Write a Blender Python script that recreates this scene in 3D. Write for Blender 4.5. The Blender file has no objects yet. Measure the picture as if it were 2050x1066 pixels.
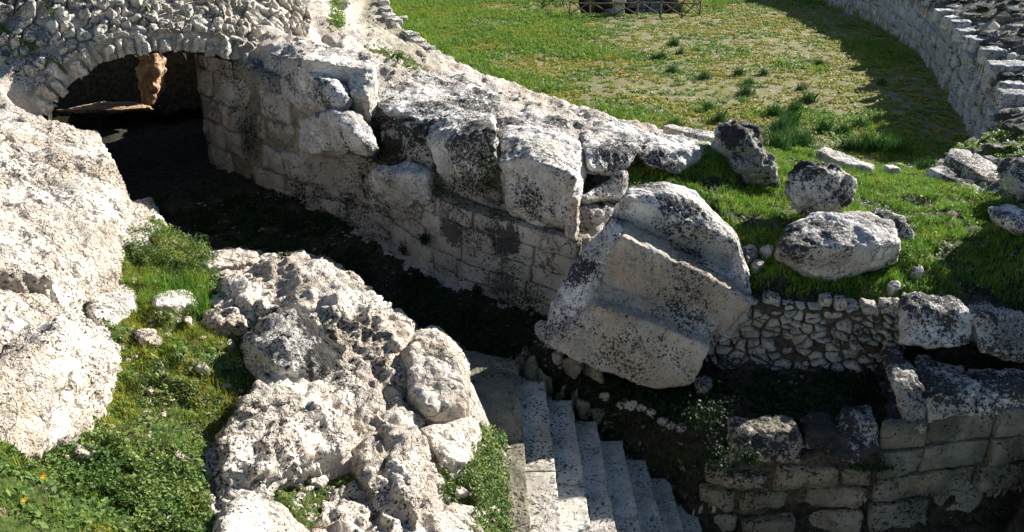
import bpy, bmesh, math, random
import numpy as np
from mathutils import Vector
from mathutils.geometry import delaunay_2d_cdt
random.seed(7); RNG = np.random.default_rng(7)
R = math.radians
sc = bpy.context.scene
col = sc.collection
# ------------------------------------------------------------------ camera, sky, sun, exposure
PITCH = R(25.0); FPX = 1900.0; CX, CY = 1025.0, 533.0; CAMZ = 12.0
cam_d = bpy.data.cameras.new('camera'); cam = bpy.data.objects.new('camera', cam_d); col.objects.link(cam)
cam.location = (0, 0, CAMZ); cam.rotation_euler = (R(90) - PITCH, 0, 0)
cam_d.sensor_width = 36; cam_d.lens = 36 * FPX / 2050; cam_d.clip_end = 3000; cam_d.clip_start = .1
sc.camera = cam
SUN_AZ, SUN_EL = R(50), R(25)          # azimuth from +Y towards +X
SUNV = np.array([math.sin(SUN_AZ) * math.cos(SUN_EL), math.cos(SUN_AZ) * math.cos(SUN_EL), math.sin(SUN_EL)])
w = bpy.data.worlds.new('World'); sc.world = w; w.use_nodes = True
nt = w.node_tree; bg = nt.nodes['Background']
sky = nt.nodes.new('ShaderNodeTexSky'); sky.sky_type = 'NISHITA'; sky.sun_disc = False
sky.sun_elevation = SUN_EL; sky.sun_rotation = SUN_AZ; sky.air_density = 1.0; sky.dust_density = .2; sky.ozone_density = 2.5
nt.links.new(sky.outputs[0], bg.inputs[0]); bg.inputs[1].default_value = .05
sl = bpy.data.lights.new('sun', 'SUN'); sl.energy = 5.0; sl.angle = R(.5); sl.color = (1, .955, .89)
so = bpy.data.objects.new('sun', sl); col.objects.link(so)
so.rotation_euler = Vector(SUNV).to_track_quat('Z', 'Y').to_euler(); so.location = (20, 20, 40)
sc.view_settings.view_transform = 'Standard'; sc.view_settings.look = 'None'
sc.view_settings.exposure = 1.32; sc.view_settings.gamma = 1

# ------------------------------------------------------------------ picture geometry
cp, sp = math.cos(PITCH), math.sin(PITCH)
def ray(px, py):
    a = (px - CX) / FPX; b = -(py - CY) / FPX
    return np.array([a, cp + b * sp, -sp + b * cp])
def Z(px, py, z):
    d = ray(px, py); t = (z - CAMZ) / d[2]; return np.array([0, 0, CAMZ]) + d * t
def Y(px, py, y):
    d = ray(px, py); t = y / d[1]; return np.array([0, 0, CAMZ]) + d * t
def project(P):
    P = np.asarray(P); x = P[..., 0]; y = P[..., 1]; z = P[..., 2] - CAMZ
    dep = y * cp - z * sp; up = y * sp + z * cp
    return CX + FPX * x / dep, CY - FPX * up / dep
def inpoly(px, py, poly):
    ins = np.zeros(px.shape, bool); n = len(poly)
    for i in range(n):
        x1, y1 = poly[i]; x2, y2 = poly[(i + 1) % n]
        if y1 == y2: continue
        c = ((y1 > py) != (y2 > py)) & (px < (x2 - x1) * (py - y1) / (y2 - y1) + x1)
        ins ^= c
    return ins
# ------------------------------------------------------------------ noise
_perm = RNG.permutation(256).astype(np.int64); _perm = np.concatenate([_perm, _perm, _perm])
_g = RNG.normal(size=(256, 3)); _g /= np.linalg.norm(_g, axis=1)[:, None]
_rv = RNG.random((256, 3))
def perlin(P):
    P = np.asarray(P, float); I = np.floor(P).astype(np.int64); F = P - I; I &= 255
    U = F * F * F * (F * (F * 6 - 15) + 10); out = 0
    for dx in (0, 1):
        for dy in (0, 1):
            for dz in (0, 1):
                h = _perm[(_perm[(_perm[(I[:, 0] + dx) & 255] + I[:, 1] + dy) & 255] + I[:, 2] + dz) & 255]
                g = _g[h]; d = (F[:, 0] - dx) * g[:, 0] + (F[:, 1] - dy) * g[:, 1] + (F[:, 2] - dz) * g[:, 2]
                wx = U[:, 0] if dx else 1 - U[:, 0]; wy = U[:, 1] if dy else 1 - U[:, 1]; wz = U[:, 2] if dz else 1 - U[:, 2]
                out = out + d * wx * wy * wz
    return out * 1.5
def fbm(P, o=4, gain=.5, ridge=False):
    s = 0; a = 1; f = 1; P = np.asarray(P, float)
    for i in range(o):
        n = perlin(P * f + i * 17.3)
        if ridge: n = .5 - np.abs(n) * 1.4
        s = s + a * n; a *= gain; f *= 2.03
    return s
def worley(P):
    P = np.asarray(P, float); I = np.floor(P).astype(np.int64); F = P - I
    d1 = np.full(len(P), 9.); d2 = np.full(len(P), 9.); rnd = np.zeros(len(P))
    for dx in (-1, 0, 1):
        for dy in (-1, 0, 1):
            for dz in (-1, 0, 1):
                h = _perm[(_perm[(_perm[(I[:, 0] + dx) & 255] + I[:, 1] + dy) & 255] + I[:, 2] + dz) & 255]
                q = _rv[h]; d = (dx + q[:, 0] - F[:, 0]) ** 2 + (dy + q[:, 1] - F[:, 1]) ** 2 + (dz + q[:, 2] - F[:, 2]) ** 2
                c = d < d1
                d2 = np.where(c, d1, np.minimum(d2, d)); rnd = np.where(c, _rv[(h + 31) & 255, 0], rnd); d1 = np.where(c, d, d1)
    return np.sqrt(d1), np.sqrt(d2), rnd

# ------------------------------------------------------------------ object helpers
def tag(o, label=None, cat=None, group=None, kind=None):
    if label: o['label'] = label
    if cat: o['category'] = cat
    if group: o['group'] = group
    if kind: o['kind'] = kind
    return o
def empty(name, loc, label, cat, group=None):
    o = bpy.data.objects.new(name, None); col.objects.link(o); o.location = loc
    return tag(o, label, cat, group)
def mesh_np(name, V, F, mat, parent=None, smooth=True, quads=None):
    """V (n,3); F list/array of faces (all same size if array)"""
    me = bpy.data.meshes.new(name); V = np.asarray(V, np.float32)
    if parent is not None: V = V - np.array(parent.location, np.float32)
    if isinstance(F, np.ndarray):
        k = F.shape[1]
        me.vertices.add(len(V)); me.vertices.foreach_set('co', V.ravel())
        me.loops.add(F.size); me.loops.foreach_set('vertex_index', F.astype(np.int32).ravel())
        me.polygons.add(len(F)); me.polygons.foreach_set('loop_start', np.arange(0, F.size, k, dtype=np.int32))
        me.polygons.foreach_set('loop_total', np.full(len(F), k, np.int32))
        me.update(calc_edges=True); me.validate()
    else:
        me.from_pydata([tuple(v) for v in V], [], F)
    me.polygons.foreach_set('use_smooth', np.full(len(me.polygons), smooth))
    me.materials.append(mat)
    o = bpy.data.objects.new(name, me); col.objects.link(o)
    if parent is not None: o.parent = parent
    return o
def getco(me):
    a = np.empty(len(me.vertices) * 3, np.float32); me.vertices.foreach_get('co', a); return a.reshape(-1, 3).astype(float)
def getno(me):
    a = np.empty(len(me.vertices) * 3, np.float32); me.vertices.foreach_get('normal', a); return a.reshape(-1, 3).astype(float)
def setco(me, V):
    me.vertices.foreach_set('co', np.asarray(V, np.float32).ravel()); me.update()
# ------------------------------------------------------------------ materials
class NT:
    def __init__(s, name):
        s.m = bpy.data.materials.new(name); s.m.use_nodes = True; s.t = s.m.node_tree
        s.b = s.t.nodes['Principled BSDF']; s.b.inputs['Roughness'].default_value = .9
        s.b.inputs['Specular IOR Level'].default_value = .2
        s.geo = s.t.nodes.new('ShaderNodeNewGeometry'); s.pos = s.geo.outputs['Position']
    def n(s, typ, **k):
        n = s.t.nodes.new(typ)
        for a, b in k.items(): setattr(n, a, b)
        return n
    def l(s, a, b): s.t.links.new(a, b)
    def noise(s, scale, det=4, rough=.55, dist=0, vec=None):
        n = s.n('ShaderNodeTexNoise'); n.inputs['Scale'].default_value = scale; n.inputs['Detail'].default_value = det
        n.inputs['Roughness'].default_value = rough; n.inputs['Distortion'].default_value = dist
        s.l(vec or s.pos, n.inputs['Vector']); return n.outputs['Fac']
    def vor(s, scale, feature='F1', rnd=1.0, out='Distance'):
        n = s.n('ShaderNodeTexVoronoi', feature=feature); n.inputs['Scale'].default_value = scale
        n.inputs['Randomness'].default_value = rnd; s.l(s.pos, n.inputs['Vector']); return n.outputs[out]
    def ramp(s, x, a, b, lo=0., hi=1.):
        n = s.n('ShaderNodeMapRange'); n.interpolation_type = 'SMOOTHSTEP'
        s.l(x, n.inputs[0]); n.inputs[1].default_value = a; n.inputs[2].default_value = b
        n.inputs[3].default_value = lo; n.inputs[4].default_value = hi; return n.outputs[0]
    def math(s, op, a, b=None):
        n = s.n('ShaderNodeMath', operation=op)
        for i, v in enumerate((a, b)):
            if v is None: continue
            if isinstance(v, (int, float)): n.inputs[i].default_value = v
            else: s.l(v, n.inputs[i])
        return n.outputs[0]
    def mix(s, f, a, b, mode='MIX'):
        n = s.n('ShaderNodeMix', data_type='RGBA', blend_type=mode)
        for i, v in ((0, f), (6, a), (7, b)):
            if isinstance(v, (int, float)): n.inputs[i].default_value = v
            elif isinstance(v, tuple): n.inputs[i].default_value = (*v, 1)
            else: s.l(v, n.inputs[i])
        return n.outputs[2]
    def bump(s, h, dist, strength=1.0, prev=None):
        n = s.n('ShaderNodeBump'); n.inputs['Distance'].default_value = dist; n.inputs['Strength'].default_value = strength
        s.l(h, n.inputs['Height'])
        if prev is not None: s.l(prev, n.inputs['Normal'])
        return n.outputs[0]
def rock_color(N, c1, c2, lich, lscale=13., warm=.5, orange=.0, spots=()):
    big = N.ramp(N.noise(.9, 5, .6), .38, .62)
    c = N.mix(big, c1, c2)
    g = N.ramp(N.noise(3.2, 6, .65), .50, .66)
    c = N.mix(N.math('MULTIPLY', g, .45), c, tuple(x * .55 for x in c2))
    pk = N.ramp(N.noise(2.1, 4, .6, vec=None), .54, .70)
    c = N.mix(N.math('MULTIPLY', pk, warm * .45), c, (.62, .40, .25))
    fine = N.ramp(N.noise(16, 5, .75), .50, .62)
    c = N.mix(N.math('MULTIPLY', fine, .30), c, tuple(x * .5 for x in c2))
    nv = N.n('ShaderNodeTexNoise'); nv.inputs['Scale'].default_value = 1.7; nv.inputs['Detail'].default_value = 4; N.l(N.pos, nv.inputs['Vector'])
    va = N.n('ShaderNodeVectorMath', operation='MULTIPLY_ADD'); N.l(nv.outputs['Color'], va.inputs[0]); va.inputs[1].default_value = (.9, .9, .9); N.l(N.pos, va.inputs[2])
    vo = N.n('ShaderNodeTexVoronoi', feature='DISTANCE_TO_EDGE'); vo.inputs['Scale'].default_value = 1.25; N.l(va.outputs[0], vo.inputs['Vector'])
    crk = N.math('MULTIPLY', N.ramp(vo.outputs['Distance'], .004, .016, 1., 0.), N.ramp(N.noise(1.9, 3), .46, .56)); N.crk = crk
    c = N.mix(N.math('MULTIPLY', crk, .6), c, (.05, .04, .032))
    # black crust lichen: irregular dots, denser in patches and on faces turned to the sky
    sep = N.n('ShaderNodeSeparateXYZ'); N.l(N.geo.outputs['Normal'], sep.inputs[0])
    up = N.ramp(sep.outputs[2], -.3, .8)
    patch = N.noise(.75, 5, .65)
    m = N.math('ADD', N.ramp(patch, .42, .60), N.math('MULTIPLY', up, .35))
    dots = N.noise(lscale, 5, .78, .2)
    thr = N.math('SUBTRACT', .70 - .10 * lich, N.math('MULTIPLY', m, .18 * lich + .035)); thr = N.math('ADD', thr, .055)
    dd = N.ramp(N.math('SUBTRACT', dots, thr), 0, .018)
    dots2 = N.noise(lscale * 1.9, 3, .6)
    thr2 = N.math('SUBTRACT', .685 - .05 * lich, N.math('MULTIPLY', m, .09))
    dd2 = N.ramp(N.math('SUBTRACT', dots2, thr2), 0, .03)
    vd = N.n('ShaderNodeTexVoronoi', feature='F1'); vd.inputs['Scale'].default_value = lscale * 1.05; vq = N.n('ShaderNodeVectorMath', operation='MULTIPLY_ADD'); nq = N.n('ShaderNodeTexNoise'); nq.inputs['Scale'].default_value = 26; nq.inputs['Detail'].default_value = 2
    N.l(N.pos, nq.inputs['Vector']); N.l(nq.outputs['Color'], vq.inputs[0]); vq.inputs[1].default_value = (.075, .075, .075); N.l(N.pos, vq.inputs[2]); N.l(vq.outputs[0], vd.inputs['Vector'])
    sc_ = N.n('ShaderNodeSeparateColor'); N.l(vd.outputs['Color'], sc_.inputs[0])
    rad_ = N.math('MULTIPLY', N.math('ADD', .05 + .06 * lich, N.math('MULTIPLY', m, .30 * lich + .02)), N.math('ADD', .35, sc_.outputs[0]))
    dd3 = N.ramp(N.math('SUBTRACT', vd.outputs['Distance'], rad_), .0, .05, 1., 0.)
    L = N.math('MAXIMUM', N.math('MAXIMUM', dd, dd2), dd3)
    c = N.mix(N.math('MULTIPLY', L, .93), c, (.020, .019, .019))
    for sx, sy, sz, sr, sk in spots:
        vm = N.n('ShaderNodeVectorMath', operation='DISTANCE'); N.l(N.pos, vm.inputs[0]); vm.inputs[1].default_value = (sx, sy, sz)
        e = N.math('ADD', N.math('DIVIDE', vm.outputs['Value'], sr), N.math('MULTIPLY', N.math('SUBTRACT', N.noise(6, 6, .75), .5), 3.2))
        c = N.mix(N.math('MULTIPLY', N.ramp(e, .75, .95, 1., 0.), sk), c, (.028, .027, .028))
    if orange > 0:
        o = N.ramp(N.noise(5.5, 4, .7), .66, .70)
        c = N.mix(N.math('MULTIPLY', o, orange), c, (.50, .20, .04))
    return c, L
def limestone(name, c1=(.66, .62, .55), c2=(.56, .50, .42), lich=.5, lscale=13., bump=.02, warm=.5, orange=0., spots=()):
    N = NT(name); c, L = rock_color(N, c1, c2, lich, lscale, warm, orange, spots)
    N.l(c, N.b.inputs['Base Color'])
    h1 = N.noise(5, 7, .66); pits = N.ramp(N.vor(26), .0, .38)
    h = N.math('ADD', N.math('MULTIPLY', h1, 2.2), N.math('MULTIPLY', pits, .35)); h = N.math('ADD', h, N.math('MULTIPLY', N.noise(24, 3, .6), .5)); h = N.math('SUBTRACT', h, N.math('MULTIPLY', N.crk, .6))
    h = N.math('SUBTRACT', h, N.math('MULTIPLY', L, .12))
    h = N.math('MULTIPLY', h, N.ramp(N.noise(1.1, 4, .6), .40, .58, .30, 1.1))
    N.l(N.bump(h, bump * 2.2), N.b.inputs['Normal'])
    return N.m
M = {}
SPOTS = [tuple(Y(905, 465, 17.4)) + (.36, .85), tuple(Y(1015, 480, 16.6)) + (.42, .9), tuple(Y(880, 430, 17.4)) + (.25, .6), tuple(Y(1115, 520, 16.2)) + (.4, .7), tuple(Y(1010, 570, 16.6)) + (.35, .6), tuple(Y(520, 300, 23.5)) + (.5, .6), tuple(Y(505, 270, 23.7)) + (.3, .6)]
M['pale'] = limestone('pale_limestone', (.70, .665, .60), (.58, .52, .44), .52, 15, .03, .45)
M['left'] = limestone('sunlit_limestone', (.66, .60, .515), (.54, .455, .36), .30, 13, .04, .6)
M['crust'] = limestone('crusted_limestone', (.72, .70, .66), (.50, .46, .41), .80, 15, .03, .3, .25)
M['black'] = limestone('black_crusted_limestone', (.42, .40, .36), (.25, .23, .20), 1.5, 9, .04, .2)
M['heavy'] = limestone('blackened_limestone', (.55, .53, .48), (.42, .39, .34), 1.2, 15, .04, .2, .35)
M['wall'] = limestone('dressed_limestone', (.47, .435, .375), (.36, .325, .27), .58, 14, .012, .4, .1, SPOTS)
M['stair'] = limestone('stair_limestone', (.52, .485, .42), (.39, .345, .28), .30, 11, .010, .35)
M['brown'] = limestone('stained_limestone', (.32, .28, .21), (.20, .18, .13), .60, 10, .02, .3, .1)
M['rubble'] = limestone('rubble_limestone', (.60, .57, .50), (.50, .46, .39), .42, 14, .03, .4)
M['lwall'] = limestone('shade_toned_ashlar', (.24, .225, .185), (.11, .115, .085), .40, 9, .02, .5, .15)  # base colour darkened to deepen the shade on the lower wall
def simple(name, c1, c2, scale=20, rough=.9, bump=.01):
    N = NT(name); N.l(N.mix(N.ramp(N.noise(scale, 4), .35, .65), c1, c2), N.b.inputs['Base Color'])
    N.b.inputs['Roughness'].default_value = rough
    N.l(N.bump(N.noise(scale * 2, 5), bump), N.b.inputs['Normal']); return N.m
M['lining'] = limestone('shade_toned_passage_stone', (.12, .105, .08), (.055, .05, .04), .3, 9, .04, .2)  # near-black colour paints the deep shade inside the passage
M['landing'] = limestone('mossy_landing_stone', (.30, .26, .185), (.12, .12, .08), .30, 10, .010, .3)
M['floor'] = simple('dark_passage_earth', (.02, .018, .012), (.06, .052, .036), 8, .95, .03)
M['mortar'] = simple('dark_mortar', (.035, .03, .022), (.095, .08, .058), 12)
M['podium'] = limestone('grey_podium_stone', (.50, .51, .50), (.36, .37, .36), .45, 7, .03, .1)
M['coping'] = limestone('bright_coping_stone', (.62, .62, .61), (.46, .46, .45), .45, 8, .03, .1)
M['mortar2'] = simple('pale_mortar', (.30, .26, .20), (.50, .45, .38), 9, .9, .04)
M['wood'] = simple('grey_weathered_wood', (.12, .085, .06), (.22, .17, .12), 14)
M['pinkrock'] = limestone('ochre_rock', (.62, .40, .24), (.50, .30, .18), .1, 14, .05, .8)
def leafmat(name, cols, trans=.25):
    N = NT(name); r = N.geo.outputs['Random Per Island']
    cr = N.n('ShaderNodeValToRGB'); cr.color_ramp.interpolation = 'LINEAR'
    e = cr.color_ramp.elements
    while len(e) < len(cols): e.new(.5)
    for i, c in enumerate(cols): e[i].position = i / (len(cols) - 1); e[i].color = (*c, 1)
    big = N.noise(1.6, 3)
    N.l(N.math('ADD', N.math('MULTIPLY', r, .62), N.math('SUBTRACT', N.math('MULTIPLY', big, 1.4), .48)), cr.inputs[0])
    N.l(cr.outputs[0], N.b.inputs['Base Color']); N.b.inputs['Roughness'].default_value = .6
    tr = N.n('ShaderNodeBsdfTranslucent'); N.l(cr.outputs[0], tr.inputs[0])
    mx = N.n('ShaderNodeMixShader'); mx.inputs[0].default_value = trans
    N.l(N.b.outputs[0], mx.inputs[1]); N.l(tr.outputs[0], mx.inputs[2])
    N.l(mx.outputs[0], N.t.nodes['Material Output'].inputs[0]); return N.m
M['leaf'] = leafmat('clover_leaves', [(.035, .075, .018), (.075, .145, .028), (.14, .21, .045), (.28, .29, .09)])
M['grass'] = leafmat('green_grass', [(.06, .16, .02), (.12, .25, .03), (.20, .32, .04), (.34, .36, .07)], .35)
M['yellow'] = leafmat('yellow_green_cover', [(.12, .20, .02), (.25, .30, .03), (.40, .37, .03), (.45, .30, .03)], .3)
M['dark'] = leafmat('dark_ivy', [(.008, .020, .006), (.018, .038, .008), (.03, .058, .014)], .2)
M['dry'] = leafmat('dry_stalks', [(.22, .15, .07), (.30, .24, .12), (.16, .14, .05)], .2)
M['tuft'] = leafmat('tuft_grass', [(.025,.075,.02), (.045,.12,.03), (.08,.17,.04)], .3)
M['flower'] = simple('orange_petals', (.60, .28, .02), (.66, .34, .03))
# terrain: rock / soil and moss / arena earth, chosen by painted classes
def terrain_mat():
    N = NT('excavated_ground')
    at = N.n('ShaderNodeAttribute', attribute_name='cls'); s = N.n('ShaderNodeSeparateColor'); N.l(at.outputs['Color'], s.inputs[0])
    veg, arena, dk = s.outputs[0], s.outputs[1], s.outputs[2]
    rock, L = rock_color(N, (.67, .615, .54), (.55, .47, .385), .40, 13, .5)
    soil = N.mix(N.ramp(N.noise(7, 6, .7), .4, .6), (.085, .062, .035), (.17, .13, .075))
    soil = N.mix(N.ramp(N.noise(16, 5, .7), .55, .62), soil, (.42, .38, .32))
    moss = N.mix(N.ramp(N.noise(24, 4), .4, .6), (.035, .065, .012), (.09, .13, .02))
    vg = N.mix(N.ramp(N.noise(3, 6, .7), .38, .5), soil, moss)
    vf = N.ramp(N.math('ADD', veg, N.math('MULTIPLY', N.math('SUBTRACT', N.noise(6, 6, .75), .5), 1.3)), .42, .58)
    cr_ = N.math('MULTIPLY', at.outputs['Alpha'], N.ramp(N.noise(4.5, 7, .75), .36, .46))
    rock = N.mix(N.math('MULTIPLY', cr_, .9), rock, (.045, .045, .042))
    c = N.mix(vf, rock, vg)
    e1 = N.mix(N.ramp(N.noise(.35, 5, .6), .35, .65), (.26, .205, .13), (.36, .29, .20))
    e1 = N.mix(N.ramp(N.noise(5, 6, .7), .5, .62), e1, (.20, .155, .09))
    gn = N.ramp(N.noise(1.1, 8, .72), .44, .50)
    e2 = N.mix(N.math('MULTIPLY', gn, .75), e1, (.15, .17, .035))
    c = N.mix(N.ramp(arena, .3, .6), c, e2)
    soil_shade = N.mix(N.ramp(N.noise(9, 6, .7), .4, .62), (.018, .016, .010), (.055, .05, .03))  # dark soil, also the tone for shade painted into the ground
    soil_shade = N.mix(N.ramp(N.noise(17, 4, .7), .64, .68), soil_shade, (.26, .25, .22))
    c = N.mix(N.ramp(dk, .3, .7), c, soil_shade)
    N.l(c, N.b.inputs['Base Color'])
    h = N.math('ADD', N.math('MULTIPLY', N.noise(9, 8, .7), 2.), N.math('MULTIPLY', N.vor(22), .3))
    N.l(N.bump(h, .05), N.b.inputs['Normal']); return N.m
M['terrain'] = terrain_mat()
# ------------------------------------------------------------------ terrain as a surface over the plan, held by break lines
TV, TE = [], []
def line(pts, closed=False):
    i0 = len(TV)
    for p in pts: TV.append(np.asarray(p, float))
    n = len(pts)
    for i in range(n - 1): TE.append((i0 + i, i0 + i + 1))
    if closed: TE.append((i0 + n - 1, i0))
def offs(pts, d):
    """offset polyline in plan to its left (d>0) """
    P = np.array(pts); T = np.gradient(P[:, :2], axis=0); T /= np.linalg.norm(T, axis=1)[:, None]
    Nn = np.stack([-T[:, 1], T[:, 0]], 1); Q = P.copy(); Q[:, :2] += Nn * d; return Q
def cliff(top, zb, d, extra=None):
    line(top); B = offs(top, d); B[:, 2] = zb; line(B); return B
# podium edge of the arena (top 2.8, foot 0), from far left, round the near end, to far right
PE = [Z(x, y, 2.8) for x, y in ((745,-90),(770,-30),(790,40),(850,90),(920,140),(1010,175),(1150,212),(1330,258),(1450,276),
      (1560,292),(1640,300),(1750,330),(1850,338),(1905,300),(1982,262),(2012,225),(2006,185),(1986,150),(1966,120),(1918,60),(1864,10),(1790,-30),(1660,-75),(1480,-110))]
PEB = cliff(PE, 0.0, .12)
# edge of the near left ledge above the sunken corridor
EZ = [(40,215,6.6),(100,245,6.3),(190,272,6.2),(225,330,6.1),(250,372,6.0),(268,412,5.8),(330,452,5.6),(410,502,5.45),(520,508,5.4),(600,520,5.4),
      (720,575,5.3),(820,655,5.1),(900,690,5.0),(940,770,4.8),(945,850,4.5),(940,930,4.35),(950,1066,4.2),(950,1300,4.0)]
E = [Z(*p) for p in EZ]
ft = np.full(len(E), 3.5); EB = cliff(E, ft, .45)
# foot of the masonry on the far side of the corridor
WF = [Z(x, y, 3.5) for x, y in ((330,250),(440,335),(520,372),(600,402),(740,455),(860,545),(940,585),(1030,612),(1110,640))]
WFo = offs(WF, .16); line(WFo[2:]); WT = offs(WF, .45); WT[:, 2] = [7.0, 7.0, 6.8, 6.6, 5.7, 5.4, 5.3, 5.2, 4.9]; line(WT[2:])
# crest of the bedrock above it
CR = [Z(*p) for p in ((300,8,7.6),(420,12,7.5),(560,60,7.1),(650,92,6.9),(750,118,6.6),(840,135,6.4),(925,155,6.3),(1000,190,6.2),(1110,212,6.1),(1230,245,6.0),(1330,275,5.8),(1430,298,5.6))]
line(CR)
CB = offs(CR, 1.1); CB = CB[2:]; CB[:, 2] = 3.6; CB[0, 2] = 6.2; CB[1, 2] = 5.0; line(CB)
line([Z(*p) for p in ((560,90,7.0),(640,130,6.8),(760,200,6.5),(850,240,6.4),(940,220,6.3))])
# rock ridge running off at top left of the terrace path, with its side
line([Z(*p) for p in ((560,-15,6.3),(610,20,6.4),(645,2,5.6),(600,-60,5.0))])
line([Z(*p) for p in ((662,60,3.6),(665,5,3.0),(650,-60,2.9))])
line([Z(*p) for p in ((700,60,2.9),(730,0,2.8),(800,110,2.85))])
# vault roof band; open hollow behind it, shaped to let the sun patch in
line([Y(*p) for p in ((-500,-80,25),(-200,-70,26.),(0,-30,27.),(150,-14,27.6),(300,-10,28.0),(420,-8,28.5))])
line([(-22, 29, 3.8), (-16.5, 28.2, 3.8), (-13, 28.4, 3.8), (-10.3, 28.9, 3.8), (-9.4, 29.4, 3.8), (-9.2, 30.2, 3.8), (-10,30.35,3.8), (-13,30.4,3.8), (-22,30.4,3.8)])
line([(-22,30.75,5.6),(-13,30.75,5.6),(-10,30.7,5.5),(-8.9,30.6,5.4)])
line([(-8.2, 30.0, 5.3), (-8.6, 36, 4.8), (-8, 48, 4.0)])
line([(-22, 40, 4.8), (-12, 40, 4.6)])
# plane of the arch
AL, AR = Y(95, 225, 20.9), Y(520, 140, 24.0)
ARD = (AR - AL)[:2]; ARL = np.linalg.norm(ARD); ARD /= ARL; ARN = np.array([-ARD[1], ARD[0]])
def A(px, py):
    d = ray(px, py); t = (AL[:2] @ ARN) / (d[:2] @ ARN); p = np.array([0, 0, CAMZ]) + d * t
    return np.array([(p[:2] - AL[:2]) @ ARD, p[2]])
ACURVE = np.array([A(*p) for p in ((60,290),(93,228),(118,200),(150,166),(200,131),(260,112),(320,104),(380,104),(440,112),(500,133),(540,152),(575,190))])
line([tuple(AL[:2] + ARD * a - ARN * .2) + (3.5,) for a in (.25, ARL * .3, ARL * .6, ARL - .2)])
_ab = [(.0, 2), (.0, 3), (0, 4), (0, 5), (0, 6), (0, 7), (0, 8), (0, 9)]
line([tuple(AL[:2] + ARD * ACURVE[i][0] + ARN * .25) + (ACURVE[i][1] + .18,) for _, i in _ab])
line([tuple(AL[:2] + ARD * ACURVE[i][0] + ARN * 1.3) + (ACURVE[i][1] + .85,) for _, i in _ab[1:]])
line([Y(*p) for p in ((-120,190,20.3),(0,168,20.4),(60,200,20.7))])
# rising ground to the left of the frame
for p in ((-300,300,8.0),(-300,700,8.5),(-400,1100,9.2),(0,400,6.7),(0,560,6.6),(150,600,6.0),(0,900,6.3),(200,700,5.9),(250,800,5.8),(100,1000,6.3),(300,950,5.9),
          (420,1060,5.6),(420,760,5.6),(300,620,5.7),(340,540,5.7),(560,720,5.3),(700,800,5.0),(600,900,5.1),(800,950,4.8),(870,1060,4.55),(500,1250,5.6),(0,1400,7.3),(850,1300,4.6),
          (100,300,6.5),(200,450,6.2),(400,640,5.55),(500,600,5.5)):
    TV.append(Z(*p))
# sunken corridor floor, bank below the carved block, wall above the pit
T4 = [Z(*p) for p in ((1038,676,3.45),(1085,700,3.42),(1150,735,3.35),(1210,768,3.28),(1262,800,3.2),(1315,832,3.15),(1365,860,3.12),(1410,886,3.2),(1465,886,3.4),(1600,880,3.4),(1770,872,3.45),(1900,850,3.5),(2080,820,3.6),(2500,760,3.8))]
line(T4); _d = offs(T4, -1.) - T4; T4B = T4 + _d * np.array([.62,.62,.62,.62,.60,.52,.42,.32,.28,.28,.28,.28,.28,.28])[:, None]; T4B[:, 2] = [3.15,2.9,2.6,2.3,2.0,1.8,1.7,1.7,1.75,1.8,1.8,1.85,1.9,1.9]; line(T4B)
for p in ((1840,735,3.8),(1950,745,3.8),(2080,750,3.9)): TV.append(Z(*p))
for p in ((1180,1066,1.3),(1150,1500,1.0),(1560,1500,1.6),(2300,1300,1.7),(960,1500,3.4),(940,1140,3.45)): TV.append(Z(*p))
line([Z(*p) for p in ((1460,1075,1.72),(1700,1090,1.8),(2000,1080,1.8),(2400,1050,1.8))])
line([Z(*p) for p in ((1045,735,2.9),(1075,1066,2.9),(1100,1500,2.9))])
# foot and top of the small rubble wall
RF = [Z(*p) for p in ((1180,700,3.5),(1300,715,3.4),(1420,722,3.4),(1600,742,3.4),(1780,748,3.45),(1860,722,3.6),(2080,722,3.7),(2500,700,3.9))]
line(offs(RF, .14)); RT = offs(RF, .34); RT[:, 2] = [4.3, 4.6, 4.7, 4.72, 4.65, 4.6, 4.6, 4.9]; line(RT)
for p in ((1560,560,4.85),(1700,575,4.8),(1850,560,4.85),(1900,600,4.75),(2000,560,4.9),(1500,470,5.1),(1600,470,5.0),(1750,440,4.9),(1850,470,4.95),(1950,480,4.9),
          (1450,400,5.2),(1370,350,5.5),(1300,350,5.5),(1550,390,4.9),(1560,340,4.2),(1700,345,3.7),(1620,325,3.4),(1800,365,3.8),(1880,370,3.6),(1990,400,4.3),(2060,420,4.8),(1960,300,3.1),
          (2020,330,3.7),(1400,300,4.6),(2200,420,6.0),(2150,560,5.1),(2200,330,5.5),(2400,300,8.0),
          (2050,240,3.1),(2050,150,3.3),(2050,90,3.7),(2050,30,4.0),(2000,-40,4.0),(1950,30,3.3),(2010,90,3.4),(1900,-40,3.6),(2200,150,4.2),(2300,0,5.2),(2100,-60,4.8),(1800,-110,3.6),(1500,-140,3.1)):
    TV.append(Z(*p))
for p in ((10.3, 15.6, 6.6), (12., 18.5, 7.8), (9.2, 14.9, 5.4), (13, 14, 6.5)): TV.append(np.array(p, float))  # unseen rise out of frame, added to shade the right slope
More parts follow.
